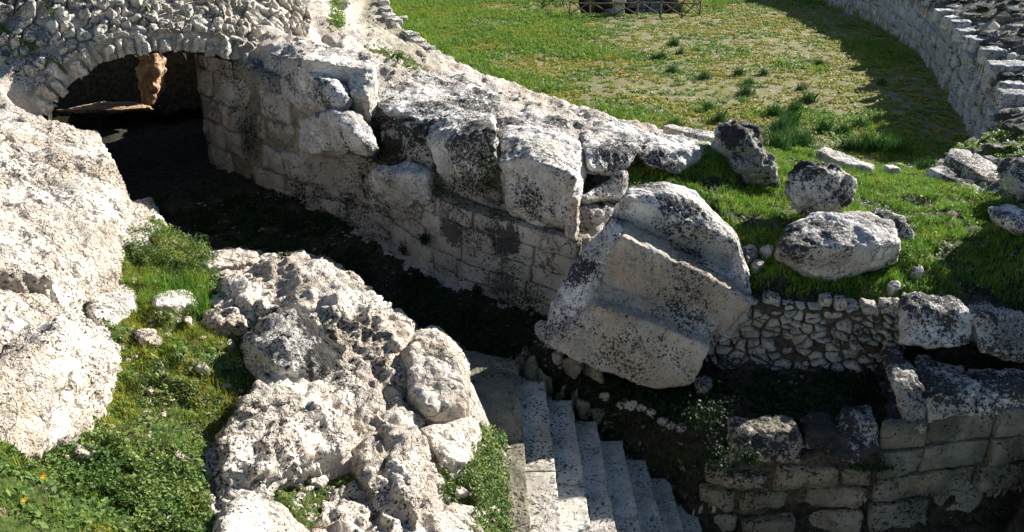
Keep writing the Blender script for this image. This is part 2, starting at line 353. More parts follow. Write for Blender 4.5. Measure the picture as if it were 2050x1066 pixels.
# stone-lined pit in the middle of the arena
PF = [Z(1166, 30, 0), Z(1372, 27, 0), Z(1338, -22, 0), Z(1152, -20, 0)]
line(PF, True)
c0 = sum(PF) / 4; line([tuple((c0 + (p - c0) * .96)[:2]) + (-3.4,) for p in PF], True)
for p in ((-60, 2, 8), (60, 2, 4), (-60, 100, 3), (60, 100, 4), (-30, 100, 0), (30, 100, 0), (0, 100, 0), (-40, 60, 5), (50, 40, 6), (-30, 20, 9), (-14, 2, 8), (-4, 2, 5), (2, 2, 1), (20, 2, 1)):
    TV.append(np.array(p, float))
v2 = [Vector((p[0], p[1])) for p in TV]
ov, oe, of, orv, _, _ = delaunay_2d_cdt(v2, TE, [], 0, 1e-5)
zz = []
TA = np.array(TV)
for i, v in enumerate(ov):
    if len(orv[i]): zz.append(TA[orv[i][0], 2])
    else:
        d = np.hypot(TA[:, 0] - v.x, TA[:, 1] - v.y); k = np.argsort(d)[:2]; zz.append(float(TA[k, 2].mean())); print('crossing break line near px', project(np.array([v.x, v.y, zz[-1]])))
GX0, GX1, GY0, GY1, GS = -24., 30., 2.2, 90., .05
nx, ny = int((GX1 - GX0) / GS) + 1, int((GY1 - GY0) / GS) + 1
HG = np.zeros((ny, nx), np.float64)
for f in of:
    a, b, c = [(ov[i].x, ov[i].y, zz[i]) for i in f[:3]]
    x0, x1 = min(a[0], b[0], c[0]), max(a[0], b[0], c[0]); y0, y1 = min(a[1], b[1], c[1]), max(a[1], b[1], c[1])
    i0, i1 = max(0, int((x0 - GX0) / GS)), min(nx - 1, int((x1 - GX0) / GS) + 1)
    j0, j1 = max(0, int((y0 - GY0) / GS)), min(ny - 1, int((y1 - GY0) / GS) + 1)
    if i0 > i1 or j0 > j1: continue
    X, Yy = np.meshgrid(GX0 + np.arange(i0, i1 + 1) * GS, GY0 + np.arange(j0, j1 + 1) * GS)
    det = (b[1] - c[1]) * (a[0] - c[0]) + (c[0] - b[0]) * (a[1] - c[1])
    if abs(det) < 1e-9: continue
    l1 = ((b[1] - c[1]) * (X - c[0]) + (c[0] - b[0]) * (Yy - c[1])) / det
    l2 = ((c[1] - a[1]) * (X - c[0]) + (a[0] - c[0]) * (Yy - c[1])) / det
    l3 = 1 - l1 - l2; ins = (l1 > -1e-6) & (l2 > -1e-6) & (l3 > -1e-6)
    sub = HG[j0:j1 + 1, i0:i1 + 1]; sub[ins] = (l1 * a[2] + l2 * b[2] + l3 * c[2])[ins]
for _ in range(3):
    HG[1:-1] = (HG[:-2] + 2 * HG[1:-1] + HG[2:]) / 4; HG[:, 1:-1] = (HG[:, :-2] + 2 * HG[:, 1:-1] + HG[:, 2:]) / 4
i0_, i1_, j0_, j1_ = int((-.6 - GX0) / GS), int((4.6 - GX0) / GS), int((11 - GY0) / GS), int((15 - GY0) / GS)
for _ in range(9):
    S = HG[j0_:j1_, i0_:i1_]; S[1:-1] = (S[:-2] + 2 * S[1:-1] + S[2:]) / 4; S[:, 1:-1] = (S[:, :-2] + 2 * S[:, 1:-1] + S[:, 2:]) / 4
def hraw(x, y):
    u = np.clip((np.asarray(x) - GX0) / GS, 0, nx - 1.001); v = np.clip((np.asarray(y) - GY0) / GS, 0, ny - 1.001)
    i = u.astype(int); j = v.astype(int); fu = u - i; fv = v - j
    return HG[j, i] * (1 - fu) * (1 - fv) + HG[j, i + 1] * fu * (1 - fv) + HG[j + 1, i] * (1 - fu) * fv + HG[j + 1, i + 1] * fu * fv
def in_arena(x, y, z): return (z < .35) & (y > 20)
def height(x, y):
    x = np.asarray(x, float); y = np.asarray(y, float); z = hraw(x, y); sh = x.shape
    P = np.stack([x.ravel(), y.ravel(), np.zeros(x.size)], 1)
    n = fbm(P * .9, 4) * .14 + fbm(P * 4.2 + 9, 3) * .035
    n2 = fbm(P * .25 + 5, 3) * .05
    ar = in_arena(x, y, z).ravel()
    n = n + (fbm(P * 1.7 + 3, 4, .55, True) - .3) * .10
    rough = np.where(y.ravel() > 26, 1.3, 1.)
    tm = np.clip((x.ravel() / y.ravel() - .54) * 10, 0, 1) * np.clip((y.ravel() - 20) / 5, 0, 1)
    Q = P + fbm(P * .3, 2)[:, None] * 1.2; n = n + tm * (np.abs(perlin(Q * .42 + 2)) * 1.0 + np.abs(perlin(Q * 1.1 + 7)) * .45 - .35)
    return z + np.where(ar, n2, n * rough).reshape(sh)
def hit(px, py):
    d = ray(px, py); t = np.arange(4, 110, .03); x = d[0] * t; y = d[1] * t; z = CAMZ + d[2] * t
    k = np.argmax(z < height(x, y)); return np.array([x[k], y[k], z[k]])
# polar grid round the viewpoint's foot: fine near, coarse far
dth = .0024; th = np.arange(R(-47), R(47), dth); lr = np.arange(math.log(3.2), math.log(100), .0034)
TH, LR = np.meshgrid(th, lr); RR = np.exp(LR); GXx = RR * np.sin(TH); GYy = RR * np.cos(TH)
GZ = height(GXx, GYy)
V = np.stack([GXx.ravel(), GYy.ravel(), GZ.ravel()], 1)
ju, iu = GXx.shape; idx = np.arange(ju * iu).reshape(ju, iu)
F = np.stack([idx[:-1, :-1], idx[:-1, 1:], idx[1:, 1:], idx[1:, :-1]], -1).reshape(-1, 4)
# opening of the arch: leave the ground sheet out of the doorway
fc = V[F].mean(1); rel = fc[:, :2] - AL[:2]; ua = rel @ ARD; va = rel @ ARN
zc = fc[:, 2]; zar = np.interp(ua, ACURVE[1:, 0], ACURVE[1:, 1])
TUN = (ua > -.12) & (ua < ARL + .45) & (va > -.32) & (va < .26) & (zc < zar + .12) & (zc > 3.62)
TUN2 = (fc[:, 1] > 27.2) & (fc[:, 1] < 29.4) & (ua > -2) & (ua < 6) & (zc > 3.9) & (zc < 6.4) & (va > 3.5)
F = F[~(TUN | TUN2)]
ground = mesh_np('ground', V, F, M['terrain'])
tag(ground, kind='structure')
# horizontal knocks on steep places
# classes
px, py = project(V)
_wp = fbm(V * 2.2, 3); _wq = fbm(V * 2.2 + 40, 3); px = px + _wp * 22; py = py + _wq * 16
hr = hraw(V[:, 0], V[:, 1])
cls = np.zeros((len(V), 4), np.float32); cls[:, 3] = 1
VEG = [[(235,440),(330,450),(420,510),(440,560),(420,640),(520,690),(540,800),(470,850),(400,920),(430,1066),(420,1400),(-400,1400),(-400,830),(0,810),(150,800),(240,700),(200,640),(110,600),(120,560),(235,550)],
       [(540,960),(640,900),(720,900),(700,1000),(640,1100),(600,1100)],
       [(900,870),(960,850),(1010,900),(1030,1200),(900,1200),(890,960)],
       [(1240,330),(1440,280),(1560,290),(1640,300),(1850,340),(2060,420),(2060,650),(1900,640),(1800,600),(1500,600),(1440,420),(1250,380)],
       [(655,-60),(700,-60),(690,60),(665,60)], [(730,90),(800,105),(860,140),(800,135)],
       [(1960,230),(2050,260),(2050,330),(1940,300),(1870,320)]]
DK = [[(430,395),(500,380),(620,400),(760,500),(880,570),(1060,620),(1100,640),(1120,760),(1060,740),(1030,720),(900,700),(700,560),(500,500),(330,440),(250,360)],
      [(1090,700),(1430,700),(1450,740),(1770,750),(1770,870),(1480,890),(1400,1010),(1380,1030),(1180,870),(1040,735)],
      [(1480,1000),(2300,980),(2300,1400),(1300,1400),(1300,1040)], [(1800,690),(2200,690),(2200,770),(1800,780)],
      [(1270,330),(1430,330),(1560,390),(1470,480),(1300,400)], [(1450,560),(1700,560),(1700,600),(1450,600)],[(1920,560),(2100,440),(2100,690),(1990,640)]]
near = V[:, 1] < 34
for pl in VEG: cls[inpoly(px, py, pl) & near | (inpoly(px, py, pl) & (hr > 2) & (hr < 3.3)), 0] = 1
for pl in DK: cls[inpoly(px, py, pl) & (V[:, 1] < 26), 2] = 1  # dark class: dark soil plus shade painted into the ground colour
cls[in_arena(V[:, 0], V[:, 1], hr), 1] = 1
tun = (hr < 4.2) & (V[:, 0] < -6) & (V[:, 1] > 19) & (V[:, 1] < 27); cls[tun, 2] = 1; cls[tun, :2] = 0; tr = (V[:, 0] < -7) & (V[:, 1] > 26.9) & (V[:, 1] < 33) & (hr < 6.6); cls[tr, 2] = 1; cls[tr, :2] = 0  # passage mouth and hollow coloured dark so the arch opening looks shaded
cls[hr < -.25, 2] = 1  # dark class stands in for the shade inside the pit
cls[inpoly(px, py, [(700,-60),(770,-60),(800,20),(850,90),(915,140),(860,140),(740,70),(692,10)]) & (V[:, 1] > 30) & (hr > 2), 1] = .44
CRS = [[(1480,-200),(1900,-200),(2600,-200),(2600,420),(1990,400),(1900,400),(1850,345),(1965,262),(1990,235),(1962,140),(1850,5),(1700,-60)],[(1430,560),(2600,560),(2600,1000),(1780,1000),(1430,760)],[(1840,640),(2600,400),(2600,760),(1840,760)]]
cls[:, 3] = 0
for pl in CRS: cls[inpoly(px, py, pl) & (hr > .4), 3] = 1
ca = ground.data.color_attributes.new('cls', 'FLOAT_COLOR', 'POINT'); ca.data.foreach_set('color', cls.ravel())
# far ground sheet to the horizon
simple_far = mesh_np('ground_far', np.array([(-2500,-2500,-.6),(2500,-2500,-.6),(2500,2500,-.6),(-2500,2500,-.6),(-60,-6,-.6),(60,-6,-.6),(60,97,-.6),(-60,97,-.6)]), [(0,1,5,4),(1,2,6,5),(2,3,7,6),(3,0,4,7)], simple('far_earth', (.10,.13,.04), (.28,.22,.14), .3), None, False)
simple_far.name = 'terrain'; tag(simple_far, kind='structure')
# ------------------------------------------------------------------ walls that follow a line in plan
class Wall:
    def __init__(s, pts, face=-1):
        s.P = np.array(pts)[:, :2]; d = np.linalg.norm(np.diff(s.P, axis=0), axis=1); s.S = np.concatenate([[0], np.cumsum(d)]); s.L = s.S[-1]; s.face = face
        T = np.gradient(s.P, axis=0); T /= np.linalg.norm(T, axis=1)[:, None]; s.N = np.stack([-T[:, 1], T[:, 0]], 1) * face
    def mp(s, u, v, d):
        x = np.interp(u, s.S, s.P[:, 0]); y = np.interp(u, s.S, s.P[:, 1]); nx_ = np.interp(u, s.S, s.N[:, 0]); ny_ = np.interp(u, s.S, s.N[:, 1])
        return np.stack([x + nx_ * d, y + ny_ * d, v + 0 * x], -1)
    def uv(s, px, py):
        d = ray(px, py); best = None
        for i in range(len(s.P) - 1):
            a, b = s.P[i], s.P[i + 1]
            m = np.array([[d[0], a[0] - b[0]], [d[1], a[1] - b[1]]])
            if abs(np.linalg.det(m)) < 1e-9: continue
            t, k = np.linalg.solve(m, a)
            lo = -9 if i == 0 else 0; hi = 9 if i == len(s.P) - 2 else 1
            if t > 0 and lo <= k <= hi and (best is None or abs(k - .5) < best[2]): best = (s.S[i] + k * (s.S[i + 1] - s.S[i]), CAMZ + d[2] * t, abs(k - .5), t)
        return best
    def at(s, px, py, off=0.):
        b = s.uv(px, py); d = ray(px, py); p = np.array([0, 0, CAMZ]) + d * b[3]
        return p - d * (off / abs(d[1]))
def voronoi(pts, box):
    pts = np.array(pts); out = []
    for i, p in enumerate(pts):
        poly = [(box[0], box[1]), (box[2], box[1]), (box[2], box[3]), (box[0], box[3])]
        dd = np.linalg.norm(pts - p, axis=1); k = np.argsort(dd)[1:18]
        for j in k:
            m = (pts[j] + p) / 2; n = pts[j] - p; new = []
            for a in range(len(poly)):
                A0, B0 = np.array(poly[a]), np.array(poly[(a + 1) % len(poly)]); da = (A0 - m) @ n; db = (B0 - m) @ n
                if da <= 0: new.append(tuple(A0))
                if (da < 0) != (db < 0) and abs(da - db) > 1e-12: new.append(tuple(A0 + (B0 - A0) * da / (da - db)))
            poly = new
            if len(poly) < 3: break
        if len(poly) >= 3: out.append(poly)
    return out
def masonry(name, cells, mp, mat, parent, depth=.15, dome=.02, gap=.010, jit=.02, rough=.012, rnd=.25, n=20, seed=0, nf=6.):
    """stones, one polygon each, with their own face relief, laid on a wall surface mp(u, v, depth)"""
    rg = np.random.default_rng(seed); VV, FF = [], []; base = 0
    for c in cells:
        c = np.array(c); ce = c.mean(0); seg = np.vstack([c, c[:1]]); L = np.concatenate([[0], np.cumsum(np.linalg.norm(np.diff(seg, axis=0), axis=1))])
        if L[-1] < .12: continue
        t = np.linspace(0, L[-1], n, endpoint=False); b = np.stack([np.interp(t, L, seg[:, 0]), np.interp(t, L, seg[:, 1])], 1)
        r = b - ce; rad = np.linalg.norm(r, axis=1); rm = rad.mean()
        r = r * (1 - gap / np.maximum(rad, .02))[:, None]
        rr_ = np.linalg.norm(r, axis=1); r = r * (1 - rnd * np.clip((rr_ - rm) / rm, 0, 1) * .9)[:, None]
        j = rg.normal() * jit; tx, ty = rg.normal(size=2) * jit * 1.2 / max(rm, .05) * .5
        rings = ((1.0, -depth), (1.0, -.025 - dome * .6), (.985, -.010 - dome * .3), (.93, 0.), (.78, dome * .45), (.55, dome * .8), (.28, dome))
        uvs, ds = [], []
        for k, dd in rings:
            q = r * k; uvs.append(ce + q); ds.append(np.full(n, dd + (j if dd > -depth else 0)) + (q[:, 0] * tx + q[:, 1] * ty if dd > -depth else 0))
        uvs.append(ce[None]); ds.append(np.array([dome + j])); uv = np.vstack(uvs); d = np.concatenate(ds)
        P0 = mp(uv[:, 0], uv[:, 1], d * 0)
        wgt = np.where(d > -depth, 1, 0)
        d = d + (fbm(P0 * nf + j * 50, 3) * rough * 1.6 + perlin(P0 * nf * 4) * rough * .5) * wgt
        uv = uv + (np.stack([perlin(P0 * 7 + 3), perlin(P0 * 7 + 13)], 1) * min(gap * 1.4, .03)) * wgt[:, None]
        VV.append(mp(uv[:, 0], uv[:, 1], d))
        for a in range(len(rings) - 1):
            for q in range(n):
                q2 = (q + 1) % n; FF.append((base + a * n + q, base + a * n + q2, base + (a + 1) * n + q2, base + (a + 1) * n + q))
        e = base + (len(rings) - 1) * n; m = base + len(rings) * n
        for q in range(0, n, 2): FF.append((e + q, e + (q + 1) % n, e + (q + 2) % n, m))
        base += len(rings) * n + 1
    return mesh_np(name, np.vstack(VV), np.array(FF), mat, parent)
def courses(u0, u1, v0, v1, h, wd, seed=0, top=None, jog=.0):
    rg = np.random.default_rng(seed); out = []; v = v0
    while v < v1 - .05:
        hh = h * rg.uniform(.9, 1.12); u = u0 - rg.uniform(0, wd)
        while u < u1:
            ww = wd * rg.uniform(.6, 1.4)
            a, b = max(u, u0), min(u + ww, u1)
            if b - a > .08 and (top is None or v + hh * .6 < top((a + b) / 2)):
                q = lambda: rg.normal() * jog
                out.append([(a, v + q()), (b, v + q()), (b + q(), v + hh + q()), (a + q(), v + hh + q())])
            u += ww
        v += hh
    return out
def panel(name, wall, u0, u1, v0, v1f, d, mat, parent, n=60, m=12):
    U, T = np.meshgrid(np.linspace(u0, u1, n), np.linspace(0, 1, m)); Vv = v0 + (v1f(U) - v0) * T
    P = wall.mp(U.ravel(), Vv.ravel(), np.full(U.size, d)); P += (fbm(P * 3, 3) * .03)[:, None]
    B = wall.mp(U[-1], Vv[-1], np.full(n, d - .35)); P = np.vstack([P, B]); ii = np.arange((m + 1) * n).reshape(m + 1, n)
    F = np.stack([ii[:-1, :-1], ii[:-1, 1:], ii[1:, 1:], ii[1:, :-1]], -1).reshape(-1, 4)
    return mesh_np(name, P, F, mat, parent)
# ------------------------------------------------------------------ rocks: hulls melted together, weathered
def rock(name, label, cat, hulls, mat, vox=.045, amp=.05, thick=(0, .5, -.25), sm=6, strata=.0, group=None, pit=.012, chip=.05, freq=1.6, parent=None, ledge=.0):
    bm = bmesh.new()
    for h in hulls:
        th_ = thick
        if isinstance(h, tuple): h, th_ = h
        pts = [np.asarray(p, float) for p in h]; pts = pts + [p + np.array(th_) for p in pts]
        vs = [bm.verts.new(p) for p in pts]
        r = bmesh.ops.convex_hull(bm, input=vs, use_existing_faces=False)
        dead = set(g for g in r['geom_interior'] + r['geom_unused'] if isinstance(g, bmesh.types.BMVert))
        bmesh.ops.delete(bm, geom=list(dead), context='VERTS')
    me = bpy.data.meshes.new('t'); bm.to_mesh(me); bm.free(); o = bpy.data.objects.new('t', me); col.objects.link(o)
    md = o.modifiers.new('r', 'REMESH'); md.mode = 'VOXEL'; md.voxel_size = vox
    ms = o.modifiers.new('s', 'SMOOTH'); ms.iterations = sm; ms.factor = .5
    dg = bpy.context.evaluated_depsgraph_get(); nm = bpy.data.meshes.new_from_object(o.evaluated_get(dg)); bpy.data.objects.remove(o); bpy.data.meshes.remove(me)
    P = getco(nm); Nn = getno(nm); sd = (hash(label) & 0) + len(label) * 3.7 + P[0, 0]
    q = P * freq
    d = fbm(q + sd, 4, .55) * amp * 1.3 + (fbm(q * 1.7 + sd + 5, 4, .6, True) - .25) * amp * .45
    w1, w2, wr = worley(P * freq * 2.1 + fbm(P * 3, 2)[:, None] * .5); d += (wr - .5) * chip * np.clip((w2 - w1) * 5, 0, 1)
    if ledge:
        dr = np.array([.28, -.18, .94]); s_ = (P @ dr) / .17 + fbm(P * 1.1 + sd, 3) * 1.6; fr = s_ - np.floor(s_); d += (np.clip(fr * 1.35, 0, 1) ** 1.5 - np.clip((fr - .8) * 5, 0, 1) - .4) * ledge * (.6 + .8 * perlin(P * .9 + 30))
        dr = np.array([.85, .35, -.35]); s_ = (P @ dr) / .34 + fbm(P * 1.3 + sd + 9, 3) * 1.3; fr = s_ - np.floor(s_); d += (np.clip(fr * 1.2, 0, 1) - np.clip((fr - .85) * 7, 0, 1) - .4) * ledge * .8
    if strata: d += perlin(P * np.array([.9, .9, 7.]) + sd) * strata
    if pit:
        w1, w2, wr = worley(P * 9); d -= np.clip(.42 - w1, 0, 1) * pit * 4 * (wr > .35)
        d += perlin(P * 14) * pit
    P = P + Nn * d[:, None]
    lo = P.mean(0)
    if parent is None:
        loc = np.array([P[:, 0].mean(), P[:, 1].mean(), P[:, 2].min()]); setco(nm, P - loc)
    else: setco(nm, P - np.array(parent.location))
    nm.polygons.foreach_set('use_smooth', np.ones(len(nm.polygons), bool)); nm.materials.append(mat); nm.name = name
    o = bpy.data.objects.new(name, nm); col.objects.link(o)
    if parent is None: o.location = loc; tag(o, label, cat, group)
    else: o.parent = parent
    return o
def bould(name, label, outline, t, lean=.6, mat='pale', front=.35, yb=None, vox=.04, **k):
    """a loose stone: its outline stands at its own distance, a bulging front and a body behind"""
    ol = np.array(outline, float); c = ol.mean(0); bot = ol[:, 1].max()
    if yb is None: yb = hit(c[0], bot - 3)[1] + .05
    D = math.hypot(yb, 12 - 5); kk = D / FPX * lean
    f = [Y(p[0], p[1], yb + (bot - p[1]) * kk) for p in ol]
    n_ = [Y(*(c + (p - c) * .62), yb + (bot - (c + (p - c) * .62)[1]) * kk - t * front) for p in ol]
    b = [p + np.array([0, t, -.15 * t]) for p in [Y(*(c + (p - c) * .8), yb + (bot - p[1]) * kk) for p in ol]]
    cat = k.pop('cat', 'boulder')
    return rock(name, label, cat, [(f + n_ + b, (0, .02, -.02))], M[mat], vox=vox, **k)

WW = Wall(WF + [Z(1150, 655, 3.5)], -1)
# ---- corridor wall: dressed courses on the right, larger blocks towards the arch
cw = empty('corridor_wall', tuple(WW.mp(WW.L / 2, 3.5, 0)), 'pale dressed stone wall with dark lichen patches along the sunken passage', 'stone wall')
uA = WW.uv(745, 440)[0]; uB = WW.uv(1158, 560)[0]
u0 = WW.uv(418, 300)[0]
topf = lambda u: np.interp(u, [u0, uA, uA + .4, uB], [7.0, 5.95, 5.35, 5.25])
masonry('dressed_course', courses(uA, uB, 3.4, 5.7, .37, .85, 3, topf, .008), WW.mp, M['wall'], cw, gap=.015, dome=.010, jit=.022, rough=.014, rnd=.06, n=28, seed=1)
masonry('large_blockwork', courses(u0, uA, 3.3, 7, .72, 1.3, 8, topf, .04), WW.mp, M['wall'], cw, gap=.020, dome=.06, jit=.07, rough=.06, rnd=.15, n=44, seed=2, nf=2.2)
panel('wall_core', WW, u0 - .3, uB, 3.2, lambda u: np.vectorize(topf)(u) - .05, -.06, M['brown'], cw)
# return of the wall end, turned towards the slope
W_, Y_, Z_ = WW.at, Y, Z
B = []
def blk(label, hulls, mat='crust', **k): k.setdefault('ledge', .035); k.setdefault('sm', 4); B.append(rock('weathered_block', label, 'stone block', hulls, M[mat], **k))
blk('huge pitted block at the end of the corridor wall with a flat shaded face', [([W_(1003,325,.12),W_(1075,318,.18),W_(1150,355,.1),W_(1012,410,.05),W_(1080,435,.08),W_(1140,440,.02),Z(1000,243,6.4),Z(1058,214,6.35),Z(1130,246,6.3),Z(1168,292,6.25)], (0.1,.35,-.35))], freq=1.4, strata=.02)
blk('broad bench of eroded rock with a deep dark recess on its left', [([W_(862,292,.12),W_(945,272,.2),W_(990,262,.05),W_(995,330,0),W_(950,372,.12),W_(885,352,.1),Z(830,235,6.35),Z(880,205,6.4),Z(985,212,6.35)], (0,.5,-.3)),
    ([Z(745,200,6.5),Z(830,150,6.55),Z(930,150,6.4),Z(1000,195,6.25),Z(1000,230,6.3),Z(770,222,6.4),Z(850,240,6.4)], (0,.5,-.22))], strata=.035, freq=1.2)
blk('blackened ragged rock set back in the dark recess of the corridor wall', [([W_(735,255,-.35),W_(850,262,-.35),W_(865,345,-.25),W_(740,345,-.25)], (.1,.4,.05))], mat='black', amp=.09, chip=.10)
blk('squat rounded block jutting from the wall below the dark recess', [([W_(733,362,.15),W_(800,348,.35),W_(856,352,.2),W_(862,405,.15),W_(838,440,.12),W_(795,440,.15),W_(742,412,.1),Z(748,340,5.75),Z(850,335,5.75)], (.1,.5,-.1))])
blk('long tan block laid in the wall left of the rounded block', [([W_(598,303,.12),W_(720,330,.16),W_(729,398,.14),W_(600,362,.1)], (.1,.5,.02))], mat='wall', amp=.03)
blk('dark crusted block tilted on top of the long tan block', [([W_(602,238,.1),W_(662,262,.12),W_(735,325,.1),W_(600,305,.08),Z(660,222,6.55),Z(742,300,6.2),Z(700,228,6.5)], (.1,.4,-.1))])
blk('bright chunk of rock with a lit edge at the top of the wall', [([W_(557,158,.12),W_(622,166,.2),W_(642,230,.2),W_(570,196,.1),Z(598,128,7.15),Z(648,132,7.05),Z(698,195,6.75),Z(688,212,6.6)], (.05,.3,-.2))], freq=1.4)
blk('block cut with a square notch above the bright chunk', [([Z(600,118,7.35),Z(640,92,7.35),Z(740,104,7.2),Z(750,140,7.1),Z(712,128,7.15),Z(650,112,7.3)], (0,.15,-.75)), ([Z(700,130,7.1),Z(750,120,7.15),Z(748,165,6.95),Z(735,195,6.75),Z(700,188,6.75)], (0,.15,-.6))], mat='pale', amp=.035)
blk('lumpy pitted block right of the huge block with a hollow underneath', [([Y(1168,300,17.3),Y(1180,340,17.0),Y(1240,350,17.3),Y(1278,305,17.8),Z(1165,262,6.2),Z(1230,240,6.1),Z(1290,270,6.0)], (0,.5,-.2)),
    ([Y(1160,395,16.7),Y(1250,395,17.2),Y(1255,345,17.4),Y(1175,405,16.7),Y(1240,345,17.5)], (0.1,.6,-.3))])
blk('long flat slab with an undercut tan side beside the grass', [([Y(1272,300,18.4),Y(1300,335,18.1),Y(1350,345,18.2),Y(1385,305,18.7),Z(1240,248,6.05),Z(1330,270,5.8),Z(1432,290,5.55),Z(1438,305,5.5)], (0,.4,-.15))], strata=.02)
blk('small dark block wedged between the wall end and the fluted stone', [([Y(1150,418,16.6),Y(1240,418,17.),Y(1240,480,16.7),Y(1150,480,16.4)], (0,.7,0))], mat='heavy')
blk('narrow pinkish wall end catching the sun', [([W_(1128,395,.03),W_(1158,400,.03),W_(1150,492,.03),W_(1132,482,.03)], (.08,.5,0))], mat='left', amp=.02, chip=.02)
# blocks bedded lower, at the foot of the wall
blk('low stone in shade at the foot of the wall by the arch', [([W_(610,395,.35),W_(690,410,.35),W_(690,440,.3),W_(615,425,.3)], (.1,.4,0))], mat='wall')

# ---- the carved block with its two hollow treads
Yf = lambda a, b, y: Y(a, b, y * .962)
fb = empty('fluted_block', (2.0, 14.0, 3.6), 'huge fallen block carved into two sloping hollow treads', 'carved block')
M['fluted'] = limestone('fluted_limestone', (.46, .42, .36), (.36, .295, .22), .55, 16, .012, .4)
fa = [Yf(1103,704,14.15), Yf(1190,612,14.35), Yf(1178,556,14.95), Yf(1245,473,15.05), Yf(1224,440,15.95), Yf(1252,393,15.75), Yf(1330,383,15.95)]
fb_ = [Yf(1388,768,13.75), Yf(1424,694,13.9), Yf(1448,640,14.5), Yf(1508,606,14.6), Yf(1500,552,15.5), Yf(1476,490,15.35), Yf(1392,405,15.9)]
mid = lambda a, b, t, o=(0, 0, 0): a + (b - a) * t + np.array(o)
rock('lower_slab', '', '', [([fa[0], fa[1], fb_[0], fb_[1], Yf(1090,686,14.3), Yf(1312,781,13.8), Yf(1200,742,14.0), mid(fa[1], fb_[1], .5, (0, 0, .05))], (.12, 1.2, -.10))], M['fluted'], amp=.03, chip=.03, ledge=.014, freq=1.3, parent=fb, vox=.032, sm=4)
rock('middle_slab', '', '', [([mid(fa[2], fa[2], 0, (0, .05, -.3)), fa[3], mid(fb_[2], fb_[2], 0, (0, .05, -.3)), fb_[3], mid(fa[3], fb_[3], .55, (0, .05, .05)), fa[2], fb_[2]], (.15, 1.0, -.06)),
    ([fa[2], fb_[2], mid(fa[1], fb_[1], 0, (0, .25, -.02)), mid(fb_[1], fa[1], 0, (0, .25, -.02))], (0, .15, -.1))], M['fluted'], amp=.035, chip=.03, freq=1.3, parent=fb, vox=.032, sm=4, ledge=.012)
rock('upper_slab', '', '', [([mid(fa[4], fa[4], 0, (0, .05, -.3)), fa[5], fa[6], mid(fb_[4], fb_[4], 0, (0, .05, -.3)), fb_[5], fb_[6], fa[4], fb_[4]], (.15, .8, -.10)),
    ([fa[4], fb_[4], mid(fa[3], fa[3], 0, (0, .25, -.02)), mid(fb_[3], fb_[3], 0, (0, .25, -.02))], (0, .15, -.1)), ([fb_[3], fb_[4], fb_[5], Yf(1495,650,14.9), Yf(1440,690,14.8)], (-.1, .5, -.1))], M['crust'], amp=.028, chip=.02, freq=1.2, parent=fb, vox=.032, sm=4, ledge=.012)
rock('rough_side', '', '', [([Yf(1092,640,14.7),Yf(1088,690,14.45),Yf(1180,620,14.6),Yf(1180,552,15.05),Yf(1240,470,15.2),Yf(1222,428,15.75),Yf(1170,500,15.5),Yf(1110,590,15.1)], (.4,.8,-.3)),
    ([Yf(1200,640,14.9),Yf(1400,720,14.6),Yf(1430,690,14.9),Yf(1480,640,15.2),Yf(1250,560,15.3)], (.1,.8,-.3))], M['crust'], amp=.04, parent=fb, vox=.04)

# ---- loose boulders and slabs on the grass beyond
bould('boulder', 'tall leaning boulder of coarse rubble concrete with an orange top', [(1438,262),(1470,243),(1510,250),(1530,290),(1558,345),(1558,372),(1525,375),(1475,352),(1448,320),(1434,290)], .8, .35, 'heavy', amp=.07, chip=.09, freq=2.2)
bould('boulder', 'dark ragged boulder standing on the pale lichen-covered slab', [(1585,395),(1600,350),(1630,325),(1680,330),(1708,372),(1705,405),(1680,425),(1640,440),(1600,425)], .75, .3, 'heavy', yb=16.6, amp=.07, chip=.10, freq=2.4, strata=.03)
rock('boulder', 'wide pale boulder with a sunlit lichen top and smooth undercut side', 'boulder', [([Y(1560,530,15.2),Y(1612,560,14.9),Y(1655,571,14.8),Y(1795,525,15.2),Y(1600,535,14.95),Y(1785,505,15.1),Z(1590,450,5.75),Z(1640,428,5.85),Z(1740,425,5.8),Z(1790,445,5.7),Z(1806,490,5.6),Z(1565,500,5.55)], (0,.3,-.12))], M['crust'], amp=.04, strata=.01)
bould('boulder', 'low crusted stone behind the wide pale boulder', [(1752,432),(1775,423),(1815,440),(1836,470),(1825,488),(1790,480),(1760,455)], .5, .8, 'crust')
def cut(name, label, pts, thick=(0, .1, -.5), mat='pale', **k):
    k.setdefault('amp', .02); k.setdefault('chip', .015); k.setdefault('sm', 2)
    return rock(name, label, k.pop('cat', 'cut stone'), [([Z(*p) for p in pts], thick)], M[mat], **k)
cut('cut_block', 'long squared block with pale pitted top lying by the end of the podium wall', [(1952,305,4.3),(2030,350,4.2),(1985,362,4.25),(1928,330,4.3)], (0,.05,-.75), vox=.05)
cut('cut_block', 'shorter grey block leaning behind the long squared block', [(1905,295,4.1),(1940,300,4.1),(1955,318,4.0),(1935,335,4.0),(1893,312,4.0)], (0,.1,-.7), 'crust', vox=.05)
cut('stone_slab', 'flat slab half sunk in the grass before the squared blocks', [(1855,338,3.95),(1885,330,4.0),(1985,385,4.25),(1975,392,4.2),(1900,362,4.0)], (0,0,-.35), 'crust', vox=.06)
cut('stone_slab', 'thin white slab lying in the grass on the brink left of the tall boulder', [(1325,252,4.1),(1345,247,4.1),(1440,268,4.1),(1438,282,4.05),(1370,268,4.05)], (0,0,-.3), vox=.06)
cut('edge_stone', 'long cracked edge stone on the brink above the arena', [(1633,300,4.0),(1652,292,4.0),(1700,318,3.95),(1752,330,3.9),(1745,338,3.9),(1690,328,3.95)], (0,0,-.4), 'pale', vox=.06)
cut('edge_stone', 'small flat stone at the grassy brink nearest the podium wall', [(1768,330,3.85),(1790,330,3.85),(1805,338,3.85),(1780,338,3.85)], (0,0,-.3), 'pale', vox=.05)
